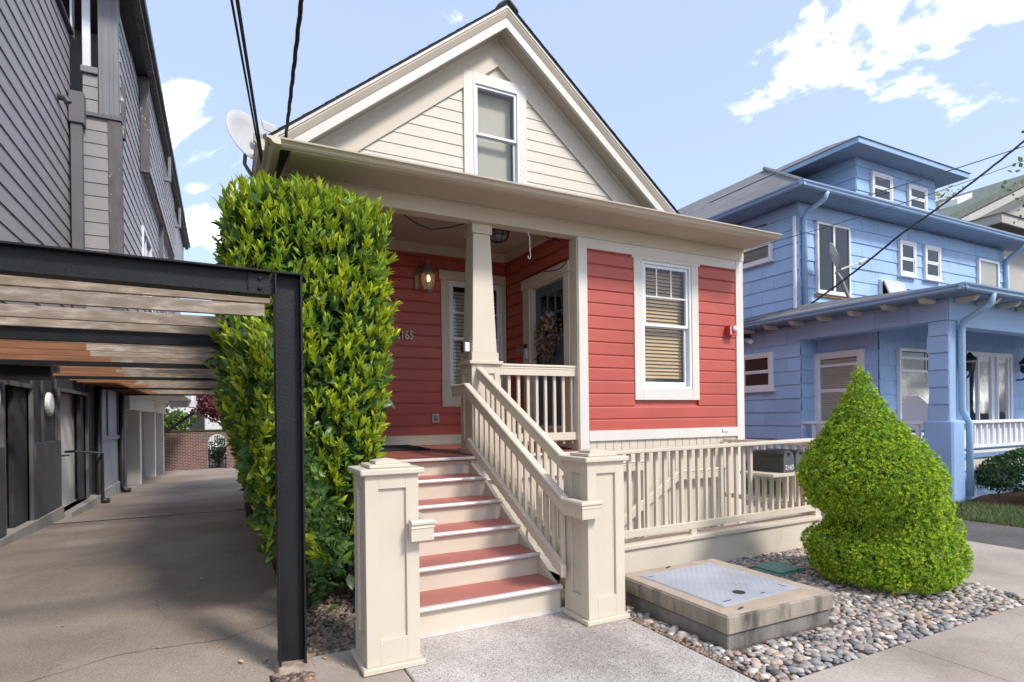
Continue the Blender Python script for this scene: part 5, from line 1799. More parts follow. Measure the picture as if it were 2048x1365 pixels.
obj('corner_board', MB().box(XB + 0.005, XB + 0.20, 16.94, 17.09, 7.80, 10.2), 'peeling', GB, bevel=0.004)
obj('terrace_soffit', MB().box(-5.5, -1.50, YS - 0.3, 33, 10.22, 10.30), 'charcoal_panel', GB)
obj('eave_board', MB().box(-1.56, -1.42, YS - 0.6, 33.2, 10.18, 10.30), 'peeling', GB)
obj('roof_edge', MB().box(-5.5, -1.34, YS - 0.8, 33.3, 10.31, 10.48), 'roof_trim', GB, bevel=0.01)
for y in (21.5, 26.5):
    obj('bracket', MB().box(XB + 0.15, XB + 0.36, y, y + 0.14, 9.3, 9.42).box(XB + 0.28, XB + 0.36, y, y + 0.14, 9.42, 10.1), 'grey_trim_light', GB, bevel=0.006)
    obj('drainpipe', MB().box(XB - 0.02, XB + 0.10, y + 0.3, y + 0.42, 2.7, 9.3), 'grey_trim', GB)
# open carport at the back
CP = thing('carport', 'white open carport with square columns at the end of the driveway', 'carport', (-2.6, 24, zd(24)))
for y in (22.2, 26.8, 30.5):
    obj('column', MB().box(-2.78, -2.40, y, y + 0.38, zd(y) - 0.1, 1.90), 'white_wall', CP, bevel=0.01)
obj('lintel', MB().box(-2.82, -2.38, 19.8, 31.5, 1.905, 2.35), 'white_wall', CP)
obj('ceiling', MB().box(-8, -1.10, 19.75, 31.5, 2.36, 2.55), 'white_wall', CP)
obj('back_wall', MB().box(-6.2, -6.0, 19.8, 32, zd(30) - 0.2, 2.35), 'white_wall', CP)
obj('back_wall', MB().box(-6.0, -2.9, 31.5, 31.7, zd(31) - 0.2, 2.35), 'white_wall', CP)
obj('ceiling_box', MB().box(-1.9, -1.05, 26.8, 27.6, 2.10, 2.35).box(-1.25, -1.0, 26.6, 28.4, 2.10, 2.8), 'white_trim', CP)
obj('brace', MB().tube([(-2.3, 30.8, 1.05), (-1.1, 30.0, 1.95)], 0.06, 8), 'black_metal', CP)

# brick wall with an arched iron gate
BW = thing('brick_wall', 'old red brick wall with an arched opening at the end of the driveway', 'wall', (-1.5, 33, zd(33)))
zb = zd(33)
bw = MB()
bw.box(-2.9, -0.66, 33, 33.35, zb - 0.1, 1.00)
bw.box(0.18, 4.0, 33, 33.35, zb - 0.1, 1.00)
ap = [(-0.66, 1.00), (0.18, 1.00)] + [(-0.24 + 0.42 * math.cos(a), 0.42 + 0.42 * math.sin(a)) for a in np.linspace(0, math.pi, 13)]
bw.prism([(x, 33, z) for x, z in ap], [(x, 33.35, z) for x, z in ap])
obj('masonry', bw, 'brick', BW)
mat('moss', (0.05, 0.055, 0.025), rough=1.0, var=0.5, vscale=6)
obj('coping', MB().box(-2.95, 4.0, 32.95, 33.4, 1.003, 1.08), 'moss', BW)
IG = thing('iron_gate', 'black iron bar gate in the brick arch', 'gate', (-0.24, 33.2, zb))
for k in range(7):
    x = -0.60 + k * 0.12
    obj('bar', MB().tube([(x, 33.2, zb), (x, 33.2, 0.42 + math.sqrt(max(0, 0.42 ** 2 - (x + 0.24) ** 2)) * 0.97)], 0.014, 6), 'black_metal', IG)
for z in (zb + 0.15, 0.0, 0.42):
    obj('crossbar', MB().box(-0.655, 0.175, 33.19, 33.21, z, z + 0.03), 'black_metal', IG)


def tree(name, lab, cat, base, trunk_h, crown, n, leafsize, cols_, seed, group=None, trunk_r=0.12, m='tree_leaf'):
    """Broadleaf tree or shrub: tapered trunk, limbs, leaf-sized faces in clumps."""
    r = np.random.default_rng(seed)
    T = thing(name, lab, cat, base, group)
    bx, by, bz = base
    cxx, cyy, czz, rx, ry, rz_ = crown
    mb = MB().tube([(bx, by, bz - 0.1), (bx + (cxx - bx) * .3, by + (cyy - by) * .3, bz + trunk_h * 0.6), (cxx, cyy, czz)], [trunk_r, trunk_r * 0.75, trunk_r * 0.3], 8)
    obj('trunk', mb, 'bark', T)
    K = 60
    cl = r.normal(size=(K, 3))
    cl /= np.linalg.norm(cl, axis=1, keepdims=True)
    cl = np.array([cxx, cyy, czz]) + cl * np.array([rx, ry, rz_]) * (r.random(K) ** 0.4 * 0.85)[:, None]
    lb = MB()
    for i in range(0, K, 4):
        lb.tube([(cxx, cyy, czz - rz_ * 0.5), tuple((np.array([cxx, cyy, czz - rz_ * .3]) + cl[i]) / 2), tuple(cl[i])], [trunk_r * .35, trunk_r * .2, trunk_r * .06], 5)
    obj('limbs', lb, 'bark', T)
    ci = r.integers(0, K, n)
    rad = min(rx, ry, rz_) * r.uniform(0.22, 0.42, K)
    dv = r.normal(size=(n, 3))
    dv /= np.linalg.norm(dv, axis=1, keepdims=True)
    p = cl[ci] + dv * (rad[ci] * r.random(n) ** 0.4)[:, None]
    s = r.uniform(0.7, 1.3, n) * leafsize
    v, q, t_ = leaves(p, dv + r.normal(size=(n, 3)) * 0.8, s, s * 1.8, r, face=dv + np.array([0, 0, 0.8]) + r.normal(size=(n, 3)) * .4)
    c = np.array(cols_)[r.integers(0, len(cols_), n)] * r.uniform(0.7, 1.3, n)[:, None]
    me = np_mesh('crown', v - np.array(base), q, t_, MATS[m], np.repeat(c, 8, 0))
    o = bpy.data.objects.new('crown', me)
    COL.objects.link(o)
    o.parent = T
    o['kind'] = 'stuff'
    return T


GREEN = [(0.12, 0.20, 0.04), (0.17, 0.25, 0.05), (0.08, 0.15, 0.03)]
tree('garden_tree', 'yellow-green tree behind the brick wall', 'tree', (-2.8, 36, -0.9), 2.0, (-2.6, 36, 1.3, 1.5, 1.3, 1.5), 3600, 0.16, GREEN, 21)
tree('red_maple', 'dark red maple behind the brick wall', 'tree', (0.6, 37, -0.9), 2.2, (-0.4, 36.5, 2.7, 1.5, 1.3, 1.3), 3200, 0.16, [(0.22, 0.05, 0.075), (0.16, 0.035, 0.05), (0.28, 0.08, 0.09)], 22)
tree('garden_shrub', 'dark green shrub seen through the arched gate', 'shrub', (-0.2, 34.6, -0.95), 0.6, (-0.2, 34.6, -0.1, 0.8, 0.5, 0.8), 1500, 0.10, [(0.06, 0.11, 0.03), (0.10, 0.16, 0.04)], 24)
FBW = thing('white_building', 'pale building seen beyond the brick wall and maple', 'building', (2, 46, -0.9))
obj('wall', MB().box(-4, 8, 46, 54, -1, 6), 'white_wall', FBW)
for x in (-2, 0.0, 2.0, 4.0):
    for z in (0.8, 3.2):
        w_ = obj('window', MB().box(x, x + 0.9, 45.93, 46.02, z, z + 1.4), 'dark_inside', FBW)

# ------------------------------------------------------------------ blue house
BH = thing('blue_house', 'pale blue two-storey house with hipped roof, dormer and wraparound porch', 'house', (10.9, 8.05, 0))
BX0, BX1, BY = 10.9, 19.45, 8.05
BOX = MB()
BOX.box(BX0 + 0.03, BX1 - 0.03, BY + 0.03, 23.4, -0.9, 6.02)
obj('wall', BOX, 'blue', BH)
RM0, RMY = 11.42, 6.74
obj('wall', MB().box(RM0 + 0.02, 18.6, RMY + 0.02, BY + 0.05, 0.0, 3.45), 'blue', BH)
SH_H, SH_W = 0.292, 0.61


def shingle_mesh():
    mb = MB().hexa([(-SH_W / 2 + .003, -0.006, 0), (SH_W / 2 - .003, -0.006, 0), (SH_W / 2 - .003, 0.012, 0), (-SH_W / 2 + .003, 0.012, 0),
                    (-SH_W / 2 + .002, 0.016, SH_H + 0.02), (SH_W / 2 - .002, 0.016, SH_H + 0.02), (SH_W / 2 - .002, 0.026, SH_H + 0.02), (-SH_W / 2 + .002, 0.026, SH_H + 0.02)])
    me = bpy.data.meshes.new('shingle')
    me.from_pydata(mb.v, [], mb.f)
    bm = bmesh.new()
    bm.from_mesh(me)
    bmesh.ops.recalc_face_normals(bm, faces=bm.faces)
    bm.to_mesh(me)
    bm.free()
    finish(me, 'blue')
    return me


SHM = shingle_mesh()
nsh = 0
_left = []


def lay_shingles(axis, c, s0, s1, z0, z1, holes=()):
    """axis 'x': wall facing the street at y=c; 'y': wall facing left at x=c. Whole and cut shingles, each its own piece."""
    global nsh
    k = 0
    z = z0
    while z < z1 - 0.05:
        s = s0 - (SH_W / 2 if k % 2 else 0)
        while s < s1 - 0.02:
            a, b_ = max(s, s0), min(s + SH_W, s1)
            ok = b_ - a > 0.04 and not any(h[0] <= a and b_ <= h[1] and h[2] <= z and z + SH_H <= h[3] for h in holes)
            if ok:
                hh = min(1.0, (z1 - z) / (SH_H + 0.02))
                sc = ((b_ - a) / SH_W, 1, hh)
                m_ = (a + b_) / 2
                j = random.uniform(-0.003, 0.003)
                if axis == 'x':
                    inst('shingle', SHM, BH, (m_, c - 0.028 + j, z), None, sc)
                else:
                    inst('shingle', SHM, BH, (c - 0.028 + j, m_, z), (0, 0, R_(-90)), sc)
                nsh += 1
            s += SH_W
        z += SH_H
        k += 1


def bwin(frame, s0, s1, z0, z1, casing, style, lab, sill=True):
    """Window on the blue house: casing, sashes, panes, curtain, standing proud of the shingles."""
    w = obj('window', MB().ring(frame, s0, s1, z0, z1, casing, 0.001, 0.075), 'white_trim', BH, bevel=0.004)
    w['label'] = lab
    a, b_, c, d_ = s0 + casing, s1 - casing, z0 + casing, z1 - casing
    obj('backing', MB().fbox(frame, a, b_, 0.030, 0.033, c, d_), style.get('back', 'dark_inside'), w)  # sheet behind the glass; dark ones paint in the unlit room
    if 'meet' in style:
        me_ = style['meet']
        obj('sash', MB().ring(frame, a, b_, me_ - 0.02, d_, 0.035, 0.044, 0.064), 'white_trim', w)
        obj('sash', MB().ring(frame, a, b_, c, me_ - 0.021, 0.035, 0.040, 0.056), 'white_trim', w)
        obj('pane', MB().fbox(frame, a + 0.034, b_ - 0.034, 0.050, 0.053, me_ + 0.014, d_ - 0.034), style.get('glass', 'glass_dark'), w)
        obj('pane', MB().fbox(frame, a + 0.034, b_ - 0.034, 0.046, 0.049, c + 0.034, me_ - 0.055), style.get('glass', 'glass_dark'), w)
    else:
        obj('pane', MB().fbox(frame, a, b_, 0.046, 0.050, c, d_), style.get('glass', 'glass_dark'), w)
    for s in style.get('bars', ()):
        obj('glazing_bar', MB().fbox(frame, s - 0.03, s + 0.03, 0.052, 0.070, c, d_), 'white_trim', w)
    for zz in style.get('rails', ()):
        obj('glazing_bar', MB().fbox(frame, a, b_, 0.0525, 0.068, zz - 0.025, zz + 0.025), 'white_trim', w)
    if 'blind' in style:
        z_, ze, p_ = style['blind']
        while z_ < ze:
            obj('blind_slat', MB().fbox(frame, a + 0.02, b_ - 0.02, 0.034, 0.040, z_, z_ + p_ * 0.8), 'blind_pale', w)
            z_ += p_
    if sill:
        obj('sill', MB().fbox(frame, s0 - 0.03, s1 + 0.03, 0.0, 0.10, z0 - 0.04, z0 - 0.001), 'white_trim', w)
    return w


fu = FX(BY - 0.02)
fs_ = FL(BX0 - 0.02)
UPW = [(11.39, 12.52, 4.13, 5.64), (14.41, 15.07, 4.80, 5.63), (15.46, 16.15, 4.81, 5.64), (17.97, 19.03, 4.55, 5.60), (13.64, 14.45, 3.95, 4.61)]
lay_shingles('x', BY, BX0, BX1, 3.62, 5.95, UPW)
SDW = [(8.66, 9.51, 4.93, 5.34), (8.67, 9.53, 2.065, 2.90)]
lay_shingles('y', BX0, BY - 0.02, 10.4, 3.70, 5.95, [SDW[0]])
lay_shingles('y', BX0, BY - 0.02, 10.4, 0.40, 3.40, [SDW[1]])
lay_shingles('y', RM0, RMY, BY - 0.03, 1.0, 3.38, [(7.0, 8.1, 0.9, 2.8)])
lay_shingles('x', BY, BX0 + 0.01, RM0, 1.0, 3.38)
lay_shingles('x', RMY, RM0, 18.6, 1.0, 3.38, [(11.96, 13.3, 0.9, 2.8), (14.4, 16.45, 0.9, 2.85)])
w1 = bwin(fu, *UPW[0], 0.05, {'bars': ((11.39 + 12.52) / 2,), 'glass': 'glass_dark', 'back': 'dark_inside'}, 'large white casement window on the blue upper wall')
obj('raw_edge', MB().fbox(fu, 11.36, 12.55, 0.0, 0.05, 5.642, 5.665).fbox(fu, 11.36, 12.55, 0.0, 0.06, 4.04, 4.085), 'orange_wood', w1)
bwin(fu, *UPW[1], 0.07, {'meet': 5.22}, 'small double-hung window on the blue upper wall, left of the pair')
bwin(fu, *UPW[2], 0.07, {'meet': 5.24}, 'small double-hung window on the blue upper wall, right of the pair')
bwin(fu, *UPW[3], 0.07, {'back': 'blind_pale', 'glass': 'glass'}, 'wide window near the far corner of the blue house')
aw = bwin(fu, *UPW[4], 0.05, {}, 'low awning window tilted open above the porch roof', sill=False)
obj('awning_sash', MB().hexa([fu.p(13.66, 0.09, 4.58), fu.p(14.43, 0.09, 4.58), fu.p(14.43, 0.12, 4.58), fu.p(13.66, 0.12, 4.58), fu.p(13.66, 0.32, 3.99), fu.p(14.43, 0.32, 3.99), fu.p(14.43, 0.35, 3.99), fu.p(13.66, 0.35, 3.99)]), 'blind_pale', aw)
bwin(fs_, *SDW[0], 0.07, {'glass': 'glass', 'back': 'room'}, 'small sliding window high on the blue side wall')
bwin(fs_, *SDW[1], 0.08, {'meet': 2.50, 'glass': 'glass'}, 'double-hung side window low on the blue wall')
fr1 = FL(RM0 - 0.02)
bwin(fr1, 6.98, 8.04, 1.05, 2.80, 0.10, {'meet': 2.02, 'blind': (1.2, 2.62, 0.045), 'glass': 'glass', 'bars': (), 'back': 'room', 'rails': (2.52,)}, 'porch side window with closed pale blind', sill=False)
fr2 = FX(RMY - 0.02)
w2 = bwin(fr2, 11.96, 13.32, 1.05, 2.81, 0.06, {'glass': 'glass_dark', 'back': 'room', 'rails': (2.36, 2.62)}, 'porch picture window with transom and lace curtains', sill=False)
for s in (12.05, 12.90, 12.99):
    obj('glazing_bar', MB().fbox(fr2, s - 0.012, s + 0.012, 0.052, 0.066, 2.40, 2.74), 'white_trim', w2)
DS = obj('entry_door', MB().ring(fr2, 14.42, 16.42, 1.02, 2.84, 0.09, 0.001, 0.085), 'white_trim', BH, label='white entry door with glazed sidelights on the blue porch')
obj('door_backing', MB().fbox(fr2, 14.51, 16.33, 0.02, 0.03, 1.02, 2.75), 'white_trim', DS)
for s0, s1 in ((14.58, 14.86), (15.02, 15.42), (15.86, 16.16)):
    obj('pane', MB().fbox(fr2, s0, s1, 0.040, 0.044, 1.15, 2.63), 'glass_dark', DS)
    obj('pane_backing', MB().fbox(fr2, s0, s1, 0.031, 0.034, 1.15, 2.63), 'dark_inside', DS)
for s in (14.93, 15.50, 15.76, 16.24):
    obj('mullion', MB().fbox(fr2, s - 0.03, s + 0.03, 0.031, 0.075, 1.02, 2.75), 'white_trim', DS)
# eaves and hipped roof
EZ = 6.05
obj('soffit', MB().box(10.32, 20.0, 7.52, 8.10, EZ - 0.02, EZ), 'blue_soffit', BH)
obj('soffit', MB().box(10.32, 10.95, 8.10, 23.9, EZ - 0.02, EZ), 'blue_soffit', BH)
for k in range(6):
    obj('soffit_bead', MB().box(10.34, 19.98, 7.58 + k * 0.085, 7.585 + k * 0.085, EZ - 0.026, EZ - 0.021), 'blue_trim', BH)
gq_ = [(0, 0.0), (-0.03, 0.0), (-0.06, 0.02), (-0.065, 0.05), (-0.095, 0.075), (-0.10, 0.10), (0, 0.10)]
obj('gutter', MB().prism([(10.22, 7.52 + a, EZ - 0.01 + c) for a, c in gq_], [(20.1, 7.52 + a, EZ - 0.01 + c) for a, c in gq_]), 'blue_trim', BH)
obj('gutter', MB().prism([(10.32 + a, 7.44, EZ - 0.01 + c) for a, c in gq_], [(10.32 + a, 24.0, EZ - 0.01 + c) for a, c in gq_]), 'blue_trim', BH)
APX = (15.15, 12.3, 9.12)
e4 = [(10.24, 7.44, EZ + 0.06), (20.06, 7.44, EZ + 0.06), (20.06, 24.0, EZ + 0.06), (10.24, 24.0, EZ + 0.06)]
rb = MB()
rb.add([*e4, APX, (15.15, 19.2, 9.12)], [(0, 1, 4), (1, 2, 5, 4), (2, 3, 5), (3, 0, 4, 5), (3, 2, 1, 0)])
ROOF = obj('roof', rb, 'grey_roof', BH)
obj('hip_cap', MB().tube([(10.28, 7.48, EZ + 0.07), (15.1, 12.3, 9.14)], 0.06, 6), 'grey_roof', ROOF)
obj('hip_cap', MB().tube([(20.02, 7.48, EZ + 0.07), (15.2, 12.3, 9.14)], 0.06, 6), 'grey_roof', ROOF)
# dormer
DX0, DX1, DYF = 13.78, 17.20, 8.62
DM = obj('dormer', MB().box(DX0, DX1, DYF, 12.0, 6.3, 7.80), 'blue', BH)
fdm = FX(DYF - 0.004)


def dorm_sh(axis, c, s0, s1, z0, z1, holes=()):
    k, z = 0, z0
    while z < z1 - 0.05:
        s = s0 - (SH_W / 2 if k % 2 else 0)
        while s < s1 - 0.02:
            a, b_ = max(s, s0), min(s + SH_W, s1)
            if b_ - a > 0.04 and not any(h[0] <= a and b_ <= h[1] and h[2] <= z and z + SH_H <= h[3] for h in holes):
                sc = ((b_ - a) / SH_W, 1, min(1.0, (z1 - z) / (SH_H + 0.02)))
                m__ = (a + b_) / 2
                o = bpy.data.objects.new('shingle', SHM)
                COL.objects.link(o)
                o.parent = DM
                o.location = Vector((m__, c - 0.028, z) if axis == 'x' else (c - 0.028, m__, z)) - ORI[BH]
                if axis == 'y':
                    o.rotation_euler = (0, 0, R_(-90))
                o.scale = sc
            s += SH_W
        z += SH_H
        k += 1


dorm_sh('x', DYF, DX0, DX1, 6.65, 7.72)
dorm_sh('y', DX0, DYF - 0.02, 11.0, 6.65, 7.72)
for s0, s1, z0, z1, lab in ((14.31, 15.16, 6.74, 7.47, 'left dormer window of the blue house'), (15.86, 16.70, 6.74, 7.42, 'right dormer window of the blue house')):
    fdw = FX(DYF - 0.02)
    bwin(fdw, s0, s1, z0, z1, 0.08, {'meet': (z0 + z1) / 2 + 0.02}, lab, sill=False)
DE = 7.74
obj('dormer_soffit', MB().box(13.10, 17.85, 8.12, 12.5, DE, DE + 0.03), 'blue_soffit', BH)
obj('dormer_fascia', MB().box(13.08, 17.87, 8.10, 8.12, DE - 0.005, DE + 0.13).box(13.08, 13.10, 8.12, 12.5, DE - 0.005, DE + 0.13), 'blue_trim', BH)
dv_ = [(13.05, 8.07, DE + 0.12), (17.90, 8.07, DE + 0.12), (17.90, 12.6, DE + 0.12), (13.05, 12.6, DE + 0.12), (14.02, 9.5, 8.42), (16.9, 9.5, 8.42), (16.9, 12.6, 8.42), (14.02, 12.6, 8.42)]
obj('dormer_roof', MB().add(dv_, [(0, 1, 5, 4), (1, 2, 6, 5), (2, 3, 7, 6), (3, 0, 4, 7), (4, 5, 6, 7), (3, 2, 1, 0)]), 'grey_roof', BH)
# wraparound porch: roof, rafter tails, beams, post
PE = 3.46
PV = [(10.35, 4.80, PE + 0.08), (19.2, 4.80, PE + 0.08), (19.2, BY, PE + 0.40), (10.35, 10.5, PE + 0.08), (BX0 + 0.02, BY, PE + 0.36), (BX0 + 0.02, 10.5, PE + 0.30)]
obj('porch_roof', MB().add(PV, [(0, 1, 2, 4), (0, 4, 5, 3)]), 'grey_roof', BH, recalc=False)
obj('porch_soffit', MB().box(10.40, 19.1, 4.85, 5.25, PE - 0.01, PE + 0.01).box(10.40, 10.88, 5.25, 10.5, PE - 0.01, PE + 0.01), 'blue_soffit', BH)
obj('porch_gutter', MB().prism([(10.25, 4.82 + a, PE - 0.02 + c) for a, c in gq_], [(19.2, 4.82 + a, PE - 0.02 + c) for a, c in gq_]), 'blue_trim', BH)
obj('porch_gutter', MB().prism([(10.38 + a, 4.74, PE - 0.02 + c) for a, c in gq_], [(10.38 + a, 10.6, PE - 0.02 + c) for a, c in gq_]), 'blue_trim', BH)
for k in range(8):
    y = 5.45 + k * 0.62
    obj('rafter_tail', MB().prism([(10.50, y, PE - 0.015), (10.88, y, PE - 0.015), (10.88, y, PE - 0.09), (10.58, y, PE - 0.09)], [(10.50, y + 0.10, PE - 0.015), (10.88, y + 0.10, PE - 0.015), (10.88, y + 0.10, PE - 0.09), (10.58, y + 0.10, PE - 0.09)]), 'rafter_cream', BH)
for k in range(11):
    x = 11.05 + k * 0.70
    obj('rafter_tail', MB().prism([(x, 4.92, PE - 0.015), (x, 5.25, PE - 0.015), (x, 5.25, PE - 0.09), (x, 4.99, PE - 0.09)], [(x + 0.10, 4.92, PE - 0.015), (x + 0.10, 5.25, PE - 0.015), (x + 0.10, 5.25, PE - 0.09), (x + 0.10, 4.99, PE - 0.09)]), 'rafter_cream', BH)
obj('porch_beam', MB().box(10.90, 11.15, 5.26, 8.03, 3.075, 3.455), 'blue', BH)
obj('porch_beam', MB().box(11.15, 19.0, 5.262, 5.50, 2.98, 3.455), 'blue', BH)
lay_shingles('y', BX0, 5.27, 8.03, 3.08, 3.44)
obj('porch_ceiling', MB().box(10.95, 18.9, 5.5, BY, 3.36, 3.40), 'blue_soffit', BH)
obj('porch_post', MB().box(10.92, 11.14, 5.28, 5.59, 1.36, 3.07), 'blue', BH)
lay_shingles('y', BX0, 5.272, 5.60, 1.37, 3.07)
obj('post_pedestal', MB().box(10.84, 11.22, 5.20, 5.66, -0.05, 1.385), 'blue_stucco', BH, bevel=0.03)
obj('porch_post', MB().box(17.0, 17.25, 5.28, 5.56, 0.0, 2.99), 'blue_stucco', BH)
obj('porch_floor', MB().box(10.92, 19.0, 5.30, BY, 0.72, 0.80), 'blue_soffit', BH)
obj('porch_skirt', MB().box(11.23, 19.0, 5.33, 5.40, 0.50, 0.84), 'offwhite', BH)
obj('porch_skirt', MB().box(11.23, 19.0, 5.36, 5.40, -0.1, 0.49), 'blue_stucco', BH)
obj('porch_skirt', MB().box(10.93, 11.0, 5.67, 8.0, 0.42, 0.84), 'white_trim', BH)
obj('porch_skirt', MB().box(10.95, 11.0, 5.67, 8.0, -0.1, 0.41), 'blue_stucco', BH)
BR = thing('porch_balustrade', 'white porch balustrade running back along the side of the blue porch', 'railing', (10.95, 6.8, 0.84))
obj('top_rail', MB().box(10.92, 11.0, 5.67, 8.02, 1.31, 1.375), 'white_trim', BR, bevel=0.005)
obj('bottom_rail', MB().box(10.93, 10.99, 5.67, 8.02, 0.87, 0.93), 'white_trim', BR)
obj('newel', MB().box(10.90, 11.02, 8.03, 8.14, 0.6, 1.45), 'white_trim', BR)
for k in range(11):
    y = 5.80 + k * 0.2
    obj('baluster', MB().box(10.94, 10.98, y - 0.03, y + 0.03, 0.931, 1.309), 'white_trim', BR)
BR2 = thing('porch_balustrade', 'white porch balustrade across the front of the blue porch', 'railing', (13, 5.35, 0.84))
obj('top_rail', MB().box(11.32, 17.0, 5.30, 5.40, 1.32, 1.375), 'white_trim', BR2, bevel=0.005)
obj('bottom_rail', MB().box(11.32, 17.0, 5.32, 5.38, 0.89, 0.94), 'white_trim', BR2)
for k in range(26):
    x = 11.42 + k * 0.205
    obj('baluster', MB().box(x - 0.02, x + 0.02, 5.33, 5.37, 0.941, 1.319), 'white_trim', BR2)
obj('panel', MB().box(11.32, 17.0, 5.405, 5.415, 0.92, 1.33), 'white_trim', BR2)
# downspouts
DSP = obj('downspout', MB().tube([(11.25, 4.80, 3.46), (11.25, 4.82, 3.30), (11.20, 4.95, 3.20), (11.17, 5.18, 3.05), (11.19, 5.22, 2.90), (11.19, 5.22, 1.75), (11.19, 5.22, 1.55), (11.27, 5.16, 1.33), (11.27, 5.16, 0.10)], 0.052, 10), 'blue_metal', BH, smooth=True, label='pale blue downspout bent round the porch post')
obj('downspout', MB().tube([(11.05, 7.50, 6.05), (11.05, 7.55, 5.92), (10.98, 7.9, 5.75), (10.98, 7.97, 5.6), (10.98, 7.97, 3.8)], 0.055, 8), 'blue_metal', BH, smooth=True)
obj('downspout', MB().tube([(10.84, 8.1, 5.7), (10.84, 8.1, 3.75)], 0.04, 8), 'white_trim', BH)
obj('downspout', MB().tube([(19.35, 7.50, 6.03), (19.35, 7.6, 5.90), (19.42, 7.95, 5.70), (19.42, 7.98, 5.5), (19.42, 7.98, 3.6)], 0.06, 8), 'blue_metal', BH, smooth=True)
# porch lanterns, ceiling light, camera, satellite dish, chair
for x, lab in ((14.33, 'black carriage lantern left of the white entry door'), (16.78, 'black carriage lantern right of the white entry door')):
    L_ = thing('porch_lantern', lab, 'lantern', (x, RMY, 2.45), 'carriage lanterns on the blue porch')
    obj('bracket', MB().tube([(x, RMY - 0.02, 2.25), (x, RMY - 0.14, 2.25), (x, RMY - 0.20, 2.32), (x, RMY - 0.20, 2.40)], 0.02, 8), 'black_metal', L_)
    obj('body', MB().lathe([(0.06, 2.40), (0.10, 2.44), (0.115, 2.62), (0.14, 2.64), (0.06, 2.74), (0.02, 2.80)], (x, RMY - 0.20, 0), 8), 'black_metal', L_)
    obj('pane', MB().lathe([(0.085, 2.45), (0.119, 2.61)], (x, RMY - 0.20, 0), 8), 'frosted', L_)
CL2 = thing('porch_ceiling_light', 'small dark ceiling light under the blue porch', 'light', (14.6, 6.2, 3.3))
obj('canopy', MB().lathe([(0.12, 0.06), (0.12, 0.03), (0.09, 0.0), (0.03, -0.05)], (14.6, 6.2, 3.30), 12), 'black_metal', CL2)
SC = thing('security_camera', 'small white security camera under the blue porch eave', 'camera', (10.75, 9.3, 3.3))
obj('mount', MB().box(10.70, 10.86, 9.28, 9.36, 3.28, 3.36), 'black_metal', SC)
obj('body', MB().tube([(10.78, 9.32, 3.24), (10.66, 9.10, 3.16)], 0.05, 8), 'white_plastic', SC)
SD2 = thing('satellite_dish', 'dish on a bent pole on the blue porch roof seen edge-on', 'satellite dish', (11.5, 7.3, 3.75))
obj('mast', MB().tube([(11.55, 7.35, 3.78), (11.38, 7.45, 4.30), (11.32, 7.50, 4.42), (11.36, 7.5, 4.46)], 0.035, 8), 'grey_cast', SD2)
obj('reflector', MB().lathe([(0.30, 0.0), (0.20, -0.04), (0.0, -0.07), (0.0, -0.075), (0.20, -0.05), (0.31, -0.01)], (11.30, 7.50, 4.75), 20, axis=(0.62, -0.72, 0.30)), 'dish_grey', SD2, smooth=True)
obj('arm', MB().tube([(11.30, 7.5, 4.45), (11.75, 7.25, 4.62)], 0.018, 6), 'white_metal', SD2)
obj('feed_horn', MB().tube([(11.72, 7.27, 4.6), (11.84, 7.2, 4.68)], 0.04, 8), 'white_metal', SD2)
CH = thing('porch_chair', 'white plastic chair with tall rounded back on the blue porch', 'chair', (12.0, 6.2, 0.8))
bk = [(-0.22, 0.45), (-0.26, 0.75), (-0.22, 1.05), (-0.10, 1.2), (0.10, 1.2), (0.22, 1.05), (0.26, 0.75), (0.22, 0.45)]
obj('backrest', MB().prism([(11.75 - (z - .45) * .25, 6.2 + a, 0.8 + z * .86) for a, z in bk], [(11.78 - (z - .45) * .25, 6.2 + a, 0.8 + z * .86) for a, z in bk]), 'white_plastic', CH)
obj('seat', MB().box(11.74, 12.22, 5.96, 6.44, 1.20, 1.24), 'white_plastic', CH, bevel=0.01)
for x, y in ((11.78, 6.0), (11.78, 6.4), (12.18, 6.0), (12.18, 6.4)):
    obj('leg', MB().box(x - .02, x + .02, y - .02, y + .02, 0.8, 1.199), 'white_plastic', CH)
for y in (5.97, 6.43):
    obj('armrest', MB().box(11.74, 12.2, y - 0.03, y + 0.03, 1.42, 1.45), 'white_plastic', CH)

# round clipped bush, grass, weeds by the blue porch
BU = thing('clipped_bush', 'dark green rounded clipped bush in front of the blue porch', 'bush', (12.4, 4.55, 0.1))
r = np.random.default_rng(9)
n_ = 9000
dv = r.normal(size=(n_, 3))
dv[:, 2] = np.abs(dv[:, 2]) * 0.9 - 0.15
dv /= np.linalg.norm(dv, axis=1, keepdims=True)
lmp = np.array([1 + 0.10 * noise.noise(Vector(d_) * 3.2) for d_ in dv])
p = np.array([12.55, 4.6, 0.32]) + dv * np.array([1.25, 0.85, 0.60]) * (lmp * (1 - 0.18 * r.random(n_) ** 2))[:, None]
s = r.uniform(0.035, 0.06, n_)
v, q, t_ = leaves(p, dv + r.normal(size=(n_, 3)) * 0.9, s, s * 2.2, r, face=dv + np.array([0, 0, .5]))
c = np.array([(0.035, 0.085, 0.022), (0.055, 0.12, 0.03), (0.025, 0.06, 0.018)])[r.integers(0, 3, n_)] * r.uniform(.7, 1.3, n_)[:, None]
me = np_mesh('foliage', v - np.array([12.4, 4.55, 0.1]), q, t_, MATS['hedge_leaf'], np.repeat(c, 8, 0))
o = bpy.data.objects.new('foliage', me)
COL.objects.link(o)
o.parent = BU
o['kind'] = 'stuff'
obj('stem', MB().tube([(12.5, 4.6, 0), (12.5, 4.6, 0.5)], [0.06, 0.03], 8), 'bark', BU)


